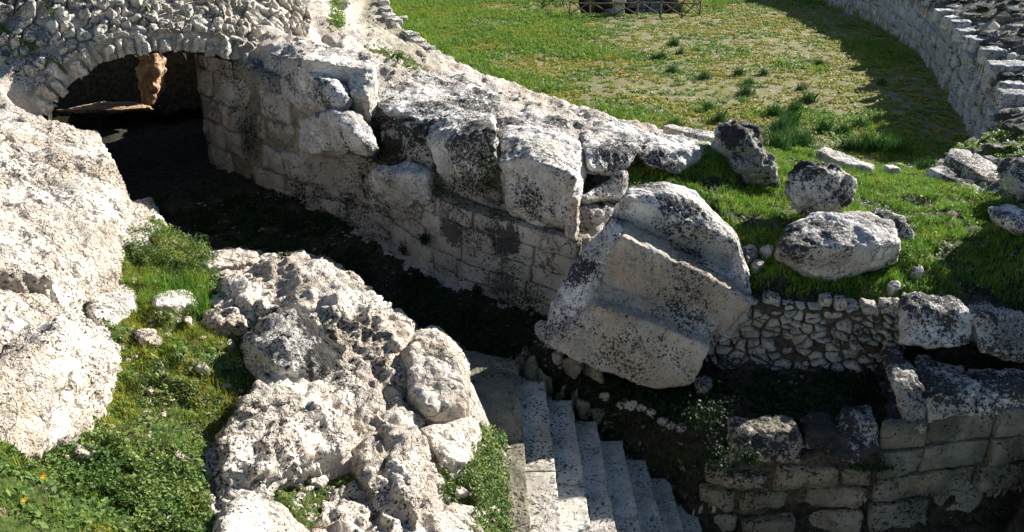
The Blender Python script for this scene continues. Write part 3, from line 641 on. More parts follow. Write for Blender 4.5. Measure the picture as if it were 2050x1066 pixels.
bould('boulder', 'grey rock at the right edge of the grass slope', [(2010,432),(2050,425),(2110,440),(2110,470),(2040,475),(2012,455)], .8, .5, 'crust')
bould('boulder', 'dark rounded rock lying beside the squared block on the right', [(2020,350),(2050,320),(2110,330),(2110,395),(2045,400)], .8, .4, 'crust')
# ---- right hand ledges and lower wall
blk('square dark block with a lit pitted top at the end of the rubble wall', [([Y(1818,612,13.7),Y(1950,622,13.6),Y(1945,692,13.2),Y(1820,692,13.2),Z(1825,588,4.95),Z(1915,590,4.95),Z(1952,625,4.85),Z(1820,625,4.85)], (0,.35,-.15))], mat='crust')
blk('rounded dark boulder block at the right frame edge above the ledge', [([Y(1952,640,13.4),Y(1990,625,13.6),Y(2060,640,13.7),Y(2100,700,13.4),Y(2040,725,13.1),Y(1975,710,13.0)], (0,.8,-.1))], mat='heavy', amp=.07)
blk('rough tilted block stepping down beside the dark hollow', [([Y(1775,735,13.0),Y(1830,745,12.6),Y(1850,790,12.3),Y(1790,770,12.3),Y(1815,850,12.0),Y(1850,870,11.95),Y(1870,835,12.2),Y(1785,700,13.5)], (.15,.6,-.1))], mat='heavy')
blk('broad ledge block with a bluish top on the right', [([Y(1855,790,12.25),Y(1955,790,12.3),Y(1950,835,12.1),Y(1860,845,12.05),Z(1865,742,4.15),Z(1960,758,4.1)], (0,.5,-.05))], mat='crust')
blk('ledge block running out of the frame at the far right', [([Y(1958,800,12.35),Y(2090,815,12.5),Y(2090,835,12.4),Y(1958,832,12.2),Z(1965,765,4.05),Z(2090,770,4.1)], (0,.5,-.05))], mat='crust')
blk('tan block with a blackened top at the left of the lower wall', [([Y(1467,885,11.95),Y(1608,885,11.95),Y(1600,928,11.8),Y(1470,925,11.75),Z(1475,866,3.6),Z(1605,864,3.6)], (0,.5,0))], mat='brown', amp=.025)
blk('small speckled block between the tan block and the bulging one', [([Y(1612,882,12.0),Y(1688,878,12.0),Y(1670,905,11.9),Y(1615,900,11.85),Z(1620,866,3.62),Z(1680,862,3.62)], (0,.5,0))], mat='heavy', amp=.025)
blk('bulging black-stained block hanging over the lower wall', [([Y(1690,868,11.95),Y(1760,862,12.0),Y(1765,895,11.8),Y(1725,930,11.65),Y(1665,925,11.6),Z(1705,848,3.75),Z(1760,845,3.75)], (0,.5,0))], mat='heavy', amp=.035)
LW = Wall([p for p in T4B[6:]], -1); LW.P[:] = LW.P
lw = empty('lower_wall', tuple(LW.mp(LW.L / 3, 1.5, 0)), 'shaded wall of worn ashlar blocks at the bottom right', 'stone wall')
ul = LW.uv(1480, 930)[0]; um = LW.uv(1800, 900)[0]; ur = min(LW.L - .05, LW.uv(2120, 900)[0]); uz = LW.uv(1395, 1000)[0]
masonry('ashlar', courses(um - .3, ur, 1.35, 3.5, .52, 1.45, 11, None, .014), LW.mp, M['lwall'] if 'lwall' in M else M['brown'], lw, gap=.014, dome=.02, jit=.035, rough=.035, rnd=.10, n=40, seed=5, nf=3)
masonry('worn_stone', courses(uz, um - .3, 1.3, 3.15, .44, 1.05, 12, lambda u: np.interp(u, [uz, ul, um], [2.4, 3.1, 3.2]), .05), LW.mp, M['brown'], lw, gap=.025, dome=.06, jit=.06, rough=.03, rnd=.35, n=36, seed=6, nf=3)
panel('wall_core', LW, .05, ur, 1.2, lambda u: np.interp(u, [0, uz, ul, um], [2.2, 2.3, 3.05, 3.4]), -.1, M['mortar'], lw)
# ---- small rubble wall
RW = Wall([p for p in RF], -1); rw = empty('rubble_wall', tuple(RW.mp(RW.L / 3, 3.4, 0)), 'low wall of small irregular rubble stones under the wide pale boulder', 'stone wall')
ua_, ub_ = RW.uv(1405, 700)[0], RW.uv(1818, 680)[0]
rg = np.random.default_rng(21); pts = []
for v in np.arange(3.28, 4.72, .10):
    for u in np.arange(ua_, ub_, .17):
        if rg.random() < .42: continue
        pts.append((u + rg.uniform(-.085, .085), (v + rg.uniform(-.05, .05)) * 1.45))
cells = [[(q[0], q[1] / 1.45) for q in c] for c in voronoi(pts, (ua_, 3.25 * 1.45, ub_, 4.66 * 1.45))]
cells = [c for c in cells if not (np.mean([q[1] for q in c]) > 4.5 and rg.random() < .4)]
masonry('rubble_facing', cells, RW.mp, M['wall'], rw, gap=.016, dome=.045, jit=.055, rough=.022, rnd=.25, n=18, seed=7)
panel('mortar_bed', RW, ua_, ub_, 3.2, lambda u: 4.6 + 0 * u, -.05, M['mortar'], rw)
cc = []; u = ua_
while u < ub_ - .1:
    ww = rg.uniform(.2, .34); cc.append((u, min(u + ww, ub_))); u += ww
Vc = RW
for i, (a, b) in enumerate(cc):
    if rg.random() < (.15 if a > ub_ - 1.4 else .45): continue
    h = rg.uniform(.10, .24); dd = rg.uniform(.15, .3); o_ = rg.uniform(-.10, .05); tl = rg.uniform(-.05, .05)
    P = [RW.mp(x, 4.60 + hh + tl * (x - a) / (b - a), d_) for x in (a + .012, b - .015) for hh in (0, h) for d_ in (.03 + o_, -dd + o_)]
    rock('coping_stone', '', '', [(P, (0, 0, .001))], M['wall'], vox=.03, amp=.02, chip=.015, sm=3, parent=rw)
# ---- arch and vault of rubble
AP = np.array([np.append(AL[:2] + ARD * c[0], c[1]) for c in ACURVE]); AN3 = np.array([ARN[0], ARN[1], 0])
dA = np.linalg.norm(np.diff(ACURVE, axis=0), axis=1); SA = np.concatenate([[0], np.cumsum(dA)]); TA_ = np.gradient(ACURVE, axis=0); TA_ /= np.linalg.norm(TA_, axis=1)[:, None]; NA_ = np.stack([-TA_[:, 1], TA_[:, 0]], 1)
def amap(u, v, d):
    a = np.interp(u, SA, ACURVE[:, 0]); z = np.interp(u, SA, ACURVE[:, 1]); na = np.interp(u, SA, NA_[:, 0]); nz = np.interp(u, SA, NA_[:, 1])
    tilt = 0; vv = v * np.where(v < .55, 1, 1) ; up = np.where(v < .5, v, .5 + (v - .5) * .56); back = np.where(v < .5, v * .12, .06 + (v - .5) * 1.25)
    a = a + na * v; z = z + nz * up + np.minimum(0, 0 * v)
    fx, fz = -.8, .6 * np.clip(v - .3, 0, 1)
    P = np.stack([AL[0] + ARD[0] * a, AL[1] + ARD[1] * a, z], -1) + AN3 * back[..., None]
    return P + (np.array([-AN3[0], -AN3[1], 0]) * 1.0)[None] * d[..., None] * .8 + np.array([0, 0, 1.]) * (d * np.clip(v, 0, .8))[..., None]
ar = empty('rubble_arch', tuple(AL[:2] + ARD * ARL / 2) + (3.5,), 'wide dark archway whose vault is built of small rough rubble stones', 'stone arch')
cells = []; u = SA[1] - .05; rg = np.random.default_rng(5)
while u < SA[10]:
    ww = rg.uniform(.14, .40); hh = rg.uniform(.30, .60); k_ = rg.uniform(-.06, .06); cells.append([(u, rg.uniform(-.10, .03)), (u + ww * .5, rg.uniform(-.10, .0)), (u + ww, rg.uniform(-.10, .03)), (u + ww * .95 + k_, hh * rg.uniform(.8, 1)), (u + ww * .5 + k_, hh), (u + ww * .08 + k_, hh * rg.uniform(.8, 1))]); u += ww + .015
masonry('voussoir_ring', cells, amap, M['rubble'], ar, depth=.4, gap=.02, dome=.08, jit=.09, rough=.06, rnd=.2, n=20, seed=9)
pts = []
for v in np.arange(.50, 3.4, .13):
    for u in np.arange(SA[0] - .4, SA[11], .17):
        if rg.random() < .38: continue
        pts.append((u + rg.uniform(-.09, .09), (v + rg.uniform(-.07, .07)) * 1.25))
cells = [[(q[0], q[1] / 1.25) for q in c] for c in voronoi(pts, (SA[0] - .5, .46 * 1.25, SA[11], 3.5 * 1.25))]
cells = [c for c in cells if rg.random() > .10]
masonry('vault_rubble', cells, amap, M['rubble'], ar, depth=.25, gap=.013, dome=.07, jit=.08, rough=.055, rnd=.2, n=16, seed=10)
U, T = np.meshgrid(np.linspace(SA[0] - .4, SA[11], 90), np.linspace(.02, 3.4, 40)); Pm = amap(U.ravel(), T.ravel(), np.full(U.size, -.10)); ii = np.arange(U.size).reshape(U.shape)
mesh_np('mortar_bed', Pm, np.stack([ii[:-1, :-1], ii[:-1, 1:], ii[1:, 1:], ii[1:, :-1]], -1).reshape(-1, 4), M['mortar2'] if 'mortar2' in M else M['mortar'], ar)
# the passage behind the arch
prof = [np.append(ACURVE[1] * [1, 0] + [.02, 0], 0)[:2]]; prof = [(ACURVE[1][0] - .8, 3.3), (ACURVE[1][0] - .5, ACURVE[1][1] - .3)] + [tuple(c) for c in ACURVE[1:10]] + [(ACURVE[9][0] + .9, ACURVE[9][1] - .1), (ACURVE[9][0] + .9, 3.3)]
rows = []
for k in np.linspace(0, 1, 30):
    for a, z in prof:
        p = AL[:2] + ARD * a + ARN * .05; L_ = (27.7 - p[1]) / .94; q = p + np.array([-.34, .94]) * L_ * k; rows.append((q[0], q[1], z))
rows = np.array(rows); npf = len(prof); ii = np.arange(len(rows)).reshape(30, npf)
rows[:, :] += (fbm(rows * 1.2, 3) * .08)[:, None]
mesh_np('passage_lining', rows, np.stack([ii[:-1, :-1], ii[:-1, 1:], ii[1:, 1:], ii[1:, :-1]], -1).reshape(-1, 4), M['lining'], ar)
fr_ = []
for k in np.linspace(0, 1, 40):
    for a in np.linspace(ACURVE[1][0] - .8, ACURVE[9][0] + 1.2, 30):
        p = AL[:2] + ARD * a - ARN * .9; L_ = (30.6 - p[1]) / .94; q = p + np.array([-.34, .94]) * L_ * k; fr_.append((q[0], q[1], 3.50))
fr_ = np.array(fr_); fr_[:, 2] += fbm(fr_ * 1.5, 4) * .12; ii = np.arange(1200).reshape(40, 30)
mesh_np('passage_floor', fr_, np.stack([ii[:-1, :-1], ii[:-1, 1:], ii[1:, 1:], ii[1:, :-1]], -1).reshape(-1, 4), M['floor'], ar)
rock('rock_pillar', 'ochre rock pillar lit by the sun deep inside the archway', 'rock pillar', [([Y(276,100,29.2),Y(300,100,29.2),Y(313,150,29.1),Y(303,220,28.9),Y(280,214,28.9),Y(270,150,29.1)], (.1,.7,0))], M['pinkrock'], vox=.06, amp=.12, chip=.15)

cut('rock_ledge', 'ochre ledge of rock catching a patch of sun inside the dark archway', [(108,221,4.15),(160,210,4.15),(215,204,4.15),(276,203,4.15),(303,216,4.15),(240,221,4.15)], (0,.2,-.14), 'pinkrock', vox=.05, cat='rock ledge', amp=.04)

for (x, y, r) in ((1150,742,26),(1235,770,30),(1330,790,22),(1395,765,20),(1190,735,24),(1290,765,30)):
    p = Yf(x, y - 8, 14.4); rg = np.random.default_rng(x); P = [p + np.array([rg.uniform(-.22, .22), rg.uniform(-.1, .5), rg.uniform(-.42, .04)]) for _ in range(12)]
    o = rock('propping_stone', 'rough stone wedged in the shade beneath the fluted block', 'stone', [(P, (0, .1, -.05))], M['brown'], vox=.035, amp=.04, sm=3, group='stones wedged under the fluted block')
# ------------------------------------------------------------------ staircase
def prism(name, poly, z0, z1, mat, parent, bev=.012, cuts=0, seed=0, rough=.008):
    """slab with worn edges; poly in plan, split into stones by thin joints"""
    rg = np.random.default_rng(seed); pa = np.array(poly, float)   # poly: a0,b0 (far left,right), b1,a1 (near right,left)
    a0, b0, b1, a1 = pa; ts = [0.] + sorted(((k + 1) / (cuts + 1) + rg.uniform(-.07, .07)) for k in range(cuts)) + [1.]
    bm = bmesh.new(); L = np.linalg.norm(a1 - a0)
    for t0, t1 in zip(ts[:-1], ts[1:]):
        g_ = .006 / L; q = [a0 + (a1 - a0) * (t0 + g_), b0 + (b1 - b0) * (t0 + g_), b0 + (b1 - b0) * (t1 - g_), a0 + (a1 - a0) * (t1 - g_)]
        dz = rg.normal() * .006; vs = [bm.verts.new((p[0], p[1], z)) for z in (z0, z1 + dz) for p in q]
        for f in ((0, 1, 2, 3), (7, 6, 5, 4), (0, 4, 5, 1), (1, 5, 6, 2), (2, 6, 7, 3), (3, 7, 4, 0)): bm.faces.new([vs[i] for i in f])
    bmesh.ops.recalc_face_normals(bm, faces=bm.faces)
    bmesh.ops.bevel(bm, geom=list(bm.edges), offset=bev, segments=2, profile=.6, affect='EDGES')
    for _ in range(6):
        ed = [e for e in bm.edges if e.calc_length() > .08]
        if not ed: break
        bmesh.ops.subdivide_edges(bm, edges=ed, cuts=1, use_grid_fill=False)
        bmesh.ops.triangulate(bm, faces=[f for f in bm.faces if len(f.verts) > 4])
    me = bpy.data.meshes.new(name); bm.to_mesh(me); bm.free(); P = getco(me)
    P[:, :2] += (np.stack([fbm(P * 5, 3), fbm(P * 5 + 9, 3)], 1)) * rough * 1.6; P[:, 2] += fbm(P * 3 + 4, 4) * rough * 1.5 - np.clip(fbm(P * 9, 2, .5) - .25, 0, 1) * .02
    if parent is not None: P -= np.array(parent.location)
    setco(me, P); me.polygons.foreach_set('use_smooth', np.ones(len(me.polygons), bool)); me.materials.append(mat)
    o = bpy.data.objects.new(name, me); col.objects.link(o); o.parent = parent; return o
st = empty('staircase', tuple(Z(1200, 960, 1.6)), 'flight of long pale stone steps descending at the bottom centre, half in shadow', 'staircase')
ETOP = [(1037,722),(1090,764),(1145,800),(1194,841),(1245,882),(1292,918),(1339,956),(1391,1002),(1432,1034)]
EBOT = [1062, 1126, 1184, 1235, 1285, 1330, 1370, 1405, 1443]
rise = .215
prev = None
for k, (t, xb) in enumerate(zip(ETOP, EBOT)):
    z = 3.52 - rise * k
    a = Z(t[0], t[1], z); b = Z(xb, 1066, z); d = (b - a); b = a + d * ((a[1] - 7.6) / max(.5, (a[1] - b[1])))
    if k == 0:
        l0 = Z(925, 700, z); l1 = Z(990, 1066, z); l1 = l1 + (l1 - l0) * .6
    else:
        l0 = prev[0] + (b - a) / np.linalg.norm(b - a) * 0 + np.array([-.06, min(0, a[1] - prev[0][1]) , 0]); l1 = prev[1] + np.array([-.06, 0, 0])
        s_ = (a[1] - prev[0][1]) / (prev[1][1] - prev[0][1]); l0 = prev[0] + (prev[1] - prev[0]) * max(0, s_) + np.array([-.06, 0, 0])
    prism('step', [l0[:2], a[:2], b[:2], l1[:2]], z - .5, z, M['landing'] if k == 0 else M['stair'], st, bev=.015, cuts=2, seed=k + 3, rough=.010)
    prev = (a, b)
for k, t in enumerate(ETOP):
    z = 3.52 - rise * k; rg = np.random.default_rng(50 + k)
    for q in range(2):
        p = Z(t[0] + 6 + q * 24, t[1] - 4 + q * 14, z - q * .05) + np.array([0, .06, 0]); P = [p + np.array([rg.uniform(-.17, .17), rg.uniform(-.05, .28), rg.uniform(-.55, .07 + .05 * rg.random())]) for _ in range(14)]
        rock('bank_stone', 'rough stone of the bank closing the upper ends of the steps', 'stone', [(P, (0, .05, -.05))], M['brown'], vox=.035, amp=.04, sm=2, group='stones of the bank above the stairs')
# ------------------------------------------------------------------ outcrops of the near left ledge
def T(px, py, dz=0.):
    """ground point under the spot that, raised by dz, stands on this line of sight"""
    d = ray(px, py); t = np.arange(4, 60, .02); x = d[0] * t; y = d[1] * t; z = CAMZ + d[2] * t
    k = np.argmax(z < height(x, y) + dz); return np.array([x[k], y[k], z[k] - dz])
def crag(name, label, groups, mat='left', down=.7, **k):
    hs = []
    for pts, dz in groups:
        c = np.mean([[p[0], p[1]] for p in pts], axis=0); base, top = [], []
        for p in pts:
            f = dz * (p[2] if len(p) > 2 else 1); h = T(p[0], p[1], f * .35); base.append(h + np.array([0, 0, f * .35]))
            q = c + (np.array(p[:2]) - c) * .86; r_ = T(q[0], q[1], f); top.append(r_ + np.array([0, 0, f]))
        hs.append((base + top, (0, .05, -down)))
    k.setdefault('vox', .04); cat = k.pop('cat', 'rock outcrop')
    return rock(name, label, cat, hs, M[mat], **k)
CK = dict(amp=.07, chip=.05, freq=1.3, ledge=.06, sm=3, vox=.04)
crag('rock_outcrop', 'great pale outcrop with holes at the left edge below the arch', [([(-60,262),(60,245),(120,250),(192,272),(228,332),(120,345),(-60,330)], .15), ([(-60,330),(120,290),(215,312),(245,372),(258,425),(240,500),(236,545),(185,575),(110,590),(-60,500)], .42), ([(-60,420),(60,400),(150,470),(120,560),(-60,540)], .62), ([(225,410),(300,402),(325,450),(290,480),(236,500)], .15)], **CK)
crag('rock_outcrop', 'smooth white outcrop at the left edge, nearest below the great outcrop', [([(-80,530),(30,525),(95,585),(140,630),(130,680),(40,700),(-80,730)], .32), ([(-80,600),(40,600),(90,660),(-80,700)], .42)], **CK)
crag('rock_outcrop', 'pale tan outcrop at the left edge just above the bright green plants', [([(-80,740),(40,680),(155,618),(192,652),(242,695),(236,728),(165,780),(95,806),(-80,815)], .30), ([(100,680),(170,650),(230,700),(200,750),(110,770)], .40)], **CK)
crag('rock_outcrop', 'jagged pale bedrock mass between the left plants and the corridor, reaching the bottom edge', [
  ([(440,565),(520,525),(600,512),(655,530),(722,572),(765,613),(790,640),(700,700),(560,640),(470,610)], .32), ([(560,560),(640,560),(720,620),(640,660),(560,620)], .42), ([(690,650),(765,615),(822,652),(815,690),(740,730),(690,700)], .28),
  ([(440,600),(520,590),(560,630),(490,670),(415,650)], .16), ([(600,680),(760,690),(820,720),(810,790),(740,800),(640,780)], .22),
  ([(530,745),(620,735),(700,755),(735,820),(700,900),(620,880),(520,960),(440,960),(440,900),(480,850)], .34), ([(560,800),(640,770),(680,840),(600,880),(540,880)], .46),
  ([(715,760),(800,790),(838,862),(872,960),(880,1090),(780,1090),(720,960),(690,850)], .26), ([(760,820),(820,860),(850,960),(840,1060),(790,1000)], .40), ([(440,930),(540,900),(560,960),(520,1010),(435,1000)], .14),
  ([(640,1010),(700,970),(790,1000),(790,1090),(620,1090)], .10)], amp=.07, chip=.11, freq=1.35, ledge=.09, sm=2, vox=.036, pit=.006)
crag('boulder', 'sharp grey-blue peak of crusted rock standing out of the bedrock mass on the left', [([(490,680),(548,612,1.3),(585,618,1.25),(640,668),(695,700,.8),(660,750,.8),(600,775,.7),(545,738)], .60)], mat='heavy', cat='boulder', amp=.08, chip=.09, freq=1.9, ledge=.05, sm=2)
crag('boulder', 'big white boulder overhanging the shaded landing at the head of the stairs', [([(806,705),(830,664),(872,656),(915,690),(942,755),(946,800),(905,832),(852,832),(815,790)], .42)], cat='boulder', amp=.05, chip=.05, freq=1.5, down=.9, ledge=.03)
crag('boulder', 'angular tan block under the big white boulder', [([(835,862),(900,835),(950,832),(960,885),(935,935),(880,930)], .22)], cat='boulder', amp=.04, chip=.06, down=.7, sm=2)
crag('boulder', 'rounded white boulder cut by the bottom edge of the picture', [([(425,1090),(448,1015),(500,985),(560,1008),(610,1066),(620,1120),(430,1120)], .40)], cat='boulder', amp=.05, freq=1.5, ledge=.02)
crag('boulder', 'pale lumpy stone at the bottom edge beside the strip of plants', [([(872,1030),(905,1010),(945,1020),(975,1050),(965,1100),(880,1100)], .22)], cat='boulder', amp=.06, chip=.08)
for lab, ol, dz, mt in (('tilted pale stone between the great outcrop and the flat-topped stone', [(172,605),(245,568),(272,580),(268,602),(205,628),(185,640)], .16, 'pale'),
    ('flat-topped stone in the middle of the left plants', [(303,592),(340,577),(385,583),(398,604),(352,614),(305,614)], .14, 'pale'),
    ('small white stone below the tilted pale stone', [(208,630),(248,622),(244,640),(212,646)], .08, 'pale'),
    ('white slab on the brink right of the bushy plants', [(405,522),(440,502),(515,504),(521,522),(480,532),(408,537)], .12, 'left'),
    ('thin flaked slab lying left of the pitted outcrop', [(409,597),(440,591),(472,608),(462,619),(420,606)], .05, 'left'),
    ('cracked white lump right of the flat-topped stone', [(402,625),(440,615),(486,640),(478,668),(420,662)], .14, 'left')):
    crag('stone', lab, [(ol, dz)], mt, .3, cat='stone', vox=.03, amp=.03, chip=.04, freq=2.2)
# loose stones, one by one
ST = [(292,670,26),(310,682,18),(462,688,12),(405,735,18),(360,912,12),(500,912,28),(532,905,22),(598,905,24),(612,930,18),(562,812,26),(655,768,18),(690,850,16),(480,1000,18),(455,1004,12),(168,905,26),(130,912,14),
      (185,830,18),(300,780,10),(110,830,20),(45,826,24),(470,650,14),(375,640,10),(640,960,22),(700,1015,26),(585,870,18),(540,850,20),(740,905,16),(905,945,22),(925,985,18),(890,1000,20),(990,1020,12),(860,890,14)]
for i, (x, y, r) in enumerate(ST):
    rg = np.random.default_rng(i); n = 7; ol = [(x + math.cos(a) * r * rg.uniform(.7, 1.1), y + math.sin(a) * r * .62 * rg.uniform(.7, 1.1)) for a in np.arange(n) * 2 * PI_ / n] if False else [(x + math.cos(a) * r * rg.uniform(.7, 1.1), y + math.sin(a) * r * .62 * rg.uniform(.7, 1.1)) for a in np.arange(n) * 6.283 / n]
    o = crag('loose_stone', 'small pale stone lying loose on the left ledge', [(ol, .05 + r * .0028)], 'left', .12, cat='stone', vox=.022, amp=.018, chip=.04, freq=4., sm=3)
    o['group'] = 'small loose stones on the left ledge'
# stones on the shaded slope at the right
ST = [(1500,505,20,'pale squared stone of the pair left of the wide boulder'),(1535,500,14,'rounder stone of the pair left of the wide boulder'),(1517,528,12,'small round stone under the pair left of the wide boulder'),
      (1838,540,14,'round grey stone on the shaded grass right of the wide boulder'),(1790,570,16,'pale stone just under the tip of the wide boulder'),(1410,765,20,'grey stone lying in shadow under the fluted block'),(1090,655,18,'dark crusted stone against the left foot of the fluted block'),
      (1115,712,14,'tan stone poking from under the left corner of the fluted block')]
for x, y, r, lab in ST:
    rg = np.random.default_rng(int(x)); ol = [(x + math.cos(a) * r * rg.uniform(.8, 1.1), y + math.sin(a) * r * .7 * rg.uniform(.8, 1.1)) for a in np.arange(8) * 6.283 / 8]
    crag('stone', lab, [(ol, .10 + r * .006)], 'pale', .2, cat='stone', vox=.028, amp=.025, chip=.03, freq=3., sm=4)
for i, x in enumerate(range(1215, 1370, 22)):
    y = 800 + (x - 1215) * .33; r = 13 + (i % 3) * 2
    rg = np.random.default_rng(900 + i); y += rg.uniform(-7, 7); x += rg.uniform(-5, 5); r *= rg.uniform(.65, 1.35); ol = [(x + math.cos(a) * r * rg.uniform(.7, 1.15), y + math.sin(a) * r * .7 * rg.uniform(.7, 1.15)) for a in np.arange(7) * 6.283 / 7]
    o = crag('kerb_stone', 'stone in the broken row on the dark bank above the stairs', [(ol, .12)], 'wall', .15, cat='stone', vox=.03, amp=.025, chip=.03, sm=3); o['group'] = 'broken row of stones above the stairs'
# ------------------------------------------------------------------ podium wall on the right of the arena
i0 = 14
PW = Wall([p for p in offs(PE, .20)[i0:]], 1)
pw = empty('podium_wall', tuple(PW.mp(PW.L * .3, 0., 0)), 'curved grey stone wall in shade round the right end of the arena', 'stone wall')
rgp = np.random.default_rng(4); hs_ = rgp.uniform(-.45, .2, 80)
ptop = lambda u: 2.4 + np.interp(u, np.arange(80) * .9, hs_)
masonry('podium_blocks', courses(0, PW.L, -.15, 2.9, .68, 1.25, 31, ptop, .03), PW.mp, M['podium'], pw, depth=.6, gap=.018, dome=.04, jit=.05, rough=.05, rnd=.15, n=28, seed=32, nf=2.)
panel('wall_core', PW, 0, PW.L, -.3, lambda u: ptop(u) - .25, -.10, M['podium'], pw, n=160)
def cutstone(name, label, cat, c, sx, sy, sz, rz, mat, group=None, **k):
    c = np.array(c); ca_, sa_ = math.cos(rz), math.sin(rz); P = []
    for a in (-1, 1):
        for b in (-1, 1):
            for e in (0, 1): P.append(c + np.array([a * sx / 2 * ca_ - b * sy / 2 * sa_, a * sx / 2 * sa_ + b * sy / 2 * ca_, e * sz]))
    k.setdefault('vox', .07); k.setdefault('amp', .04); k.setdefault('chip', .03)
    return rock(name, label, cat, [(P, (0, 0, .002))], M[mat], sm=3, group=group, **k)
cop = [(1843,8,.8),(1866,38,.9),(1880,52,.7),(1899,62,.9),(1910,80,.9),(1922,94,.8),(1944,100,1.0),(1962,120,.9),(1990,150,1.3),(2024,132,1.),(2000,190,.8),(2008,210,1.1),(2036,150,1.2)]
names = ['coping stone farthest along the podium wall, alone and bright', 'coping stone second farthest, leaning over the wall face', 'coping stone between two gaps, dark on one side', 'rounded coping stone near the middle of the podium wall',
 'bright rolled coping stone near the middle of the podium wall', 'small drum-like coping stone left of the notch', 'coping stone over the dark notch in the wall', 'tall coping stone where the wall turns', 'biggest coping block at the turn of the wall',
 'upright slab standing behind the biggest coping block', 'pale drum-like stone below the biggest coping block', 'pale block seated under the drum-like stone', 'long flat slab at the right edge above the wall']
for (x, y, s), nm_ in zip(cop, names):
    x += 20; p = Z(x, y, 2.75 + (.25 if x > 1980 else 0)); cutstone('coping_stone', nm_, 'coping stone', p - np.array([0, 0, .15]), s * 1.0, s * .75, .62, random.uniform(-.3, .9), 'coping')
cutstone('fallen_block', 'squat block fallen on the arena floor near the podium wall', 'cut stone', Z(1940, 222, -.05), .9, .6, .5, .3, 'podium')
cutstone('fallen_block', 'dark block fallen at the foot of the podium wall notch', 'cut stone', Z(1944, 170, -.05), 1.1, .7, .5, -.3, 'podium')
cutstone('fallen_block', 'small pale block on the arena floor in the wall shadow', 'cut stone', Z(1855, 88, -.05), .8, .5, .35, .1, 'podium')
# kerb row along the terrace path
for i, (x, y) in enumerate(((766,-8),(768,12),(772,28),(779,40),(788,50),(822,80),(836,93),(851,105),(872,120),(888,130),(902,140))):
    p = Z(x, y, 2.75); o = cutstone('edging_stone', 'pale edging stone in the broken row beside the terrace path', 'edging stone', p + np.array([0,0,-.05]), .55, .95, .38, .45 + random.uniform(-.2, .2), 'pale', 'edging stones of the terrace path', amp=.05)
cutstone('edging_stone', 'flat stone lying on the grass off the row of edging stones', 'edging stone', Z(800, 43, 0.), 1.0, .6, .3, .2, 'pale')
# ------------------------------------------------------------------ rustic fence round the pit, marker block
def bar(bmw, a, b, r0, r1, n=7):
    a = np.array(a, float); b = np.array(b, float); d = b - a; d /= np.linalg.norm(d); u = np.cross(d, [0, 0, 1.]) if abs(d[2]) < .9 else np.cross(d, [1., 0, 0]); u /= np.linalg.norm(u); v = np.cross(d, u)
    V, F = bmw; base = len(V); m = 5
    for k in range(m):
        t = k / (m - 1); c = a + (b - a) * t + (u * math.sin(t * 5 + a[0]) + v * math.cos(t * 4 + a[1])) * .012; r = r0 + (r1 - r0) * t
        for q in range(n): th_ = 6.2832 * q / n; V.append(c + (u * math.cos(th_) + v * math.sin(th_)) * r)
    for k in range(m - 1):
        for q in range(n): F.append((base + k * n + q, base + k * n + (q + 1) % n, base + (k + 1) * n + (q + 1) % n, base + (k + 1) * n + q))
    V.append(a); V.append(b); e = len(V)
    for q in range(n): F.append((base + (q + 1) % n, base + q, e - 2)); F.append((base + (m - 1) * n + q, base + (m - 1) * n + (q + 1) % n, e - 1))
def stick(name, a, b, r, parent):
    b_ = ([], []); bar(b_, a, b, r, r * .85); return mesh_np(name, b_[0], b_[1], M['wood'], parent)
FP = [(1112,-18),(1117,-4),(1127,12),(1141,31),(1181,34),(1229,33),(1276,32),(1322,32),(1365,34),(1401,32),(1388,14),(1374,0),(1362,-14)]
FB = [Z(x, y, 0.) for x, y in FP]
fe = empty('rustic_fence', tuple(FB[5]), 'rough wooden pole fence with crossed braces around the pit in the arena', 'fence')
for i, p in enumerate(FB):
    stick('post', p - [0, 0, .1], p + [0, 0, .95], .06, fe)
    if i + 1 < len(FB):
        q = FB[i + 1]; stick('rail', p + [0, 0, .88], q + [0, 0, .88], .05, fe)
        stick('brace', p + [0, -.03, .98], q + [0, -.03, .08], .045, fe)
        if i % 2: stick('brace', p + [0, .04, .08], q + [0, .04, .98], .045, fe)
mb = empty('marker_block', tuple(Z(1239, 31, 0)), 'upright white stone block standing just inside the pole fence', 'stone block')
c = Z(1239, 31, 0) + np.array([0, .35, 0])
cutm = lambda nm_, z0, w_, h_: (lambda P: rock(nm_, '', '', [(P, (0, 0, .001))], M['pale'], vox=.04, amp=.015, chip=.01, sm=2, parent=mb))([c + np.array([a * w_ / 2, b * w_ / 2, z]) for a in (-1, 1) for b in (-1, 1) for z in (z0, z0 + h_)])
cutm('shaft', -.1, .72, .95); cutm('cap', .85, .86, .22)
# dark box of cut walls in the pit
PTW = Wall([c0 + (PF[3] - c0) * .95, c0 + (PF[2] - c0) * .95], -1); ptw = empty('pit_wall', tuple(PTW.mp(PTW.L / 2, -3.4, 0)), 'shaded grey stone wall inside the fenced pit of the arena', 'stone wall')
masonry('pit_blocks', [c for c in courses(0, PTW.L, -3.4, -.05, .6, 1.3, 77) if c[0][0] > PTW.L * .48 or PTW.L * .28 < c[0][0] < PTW.L * .36], PTW.mp, M['podium'], ptw, depth=.4, gap=.02, dome=.03, n=16, seed=78)
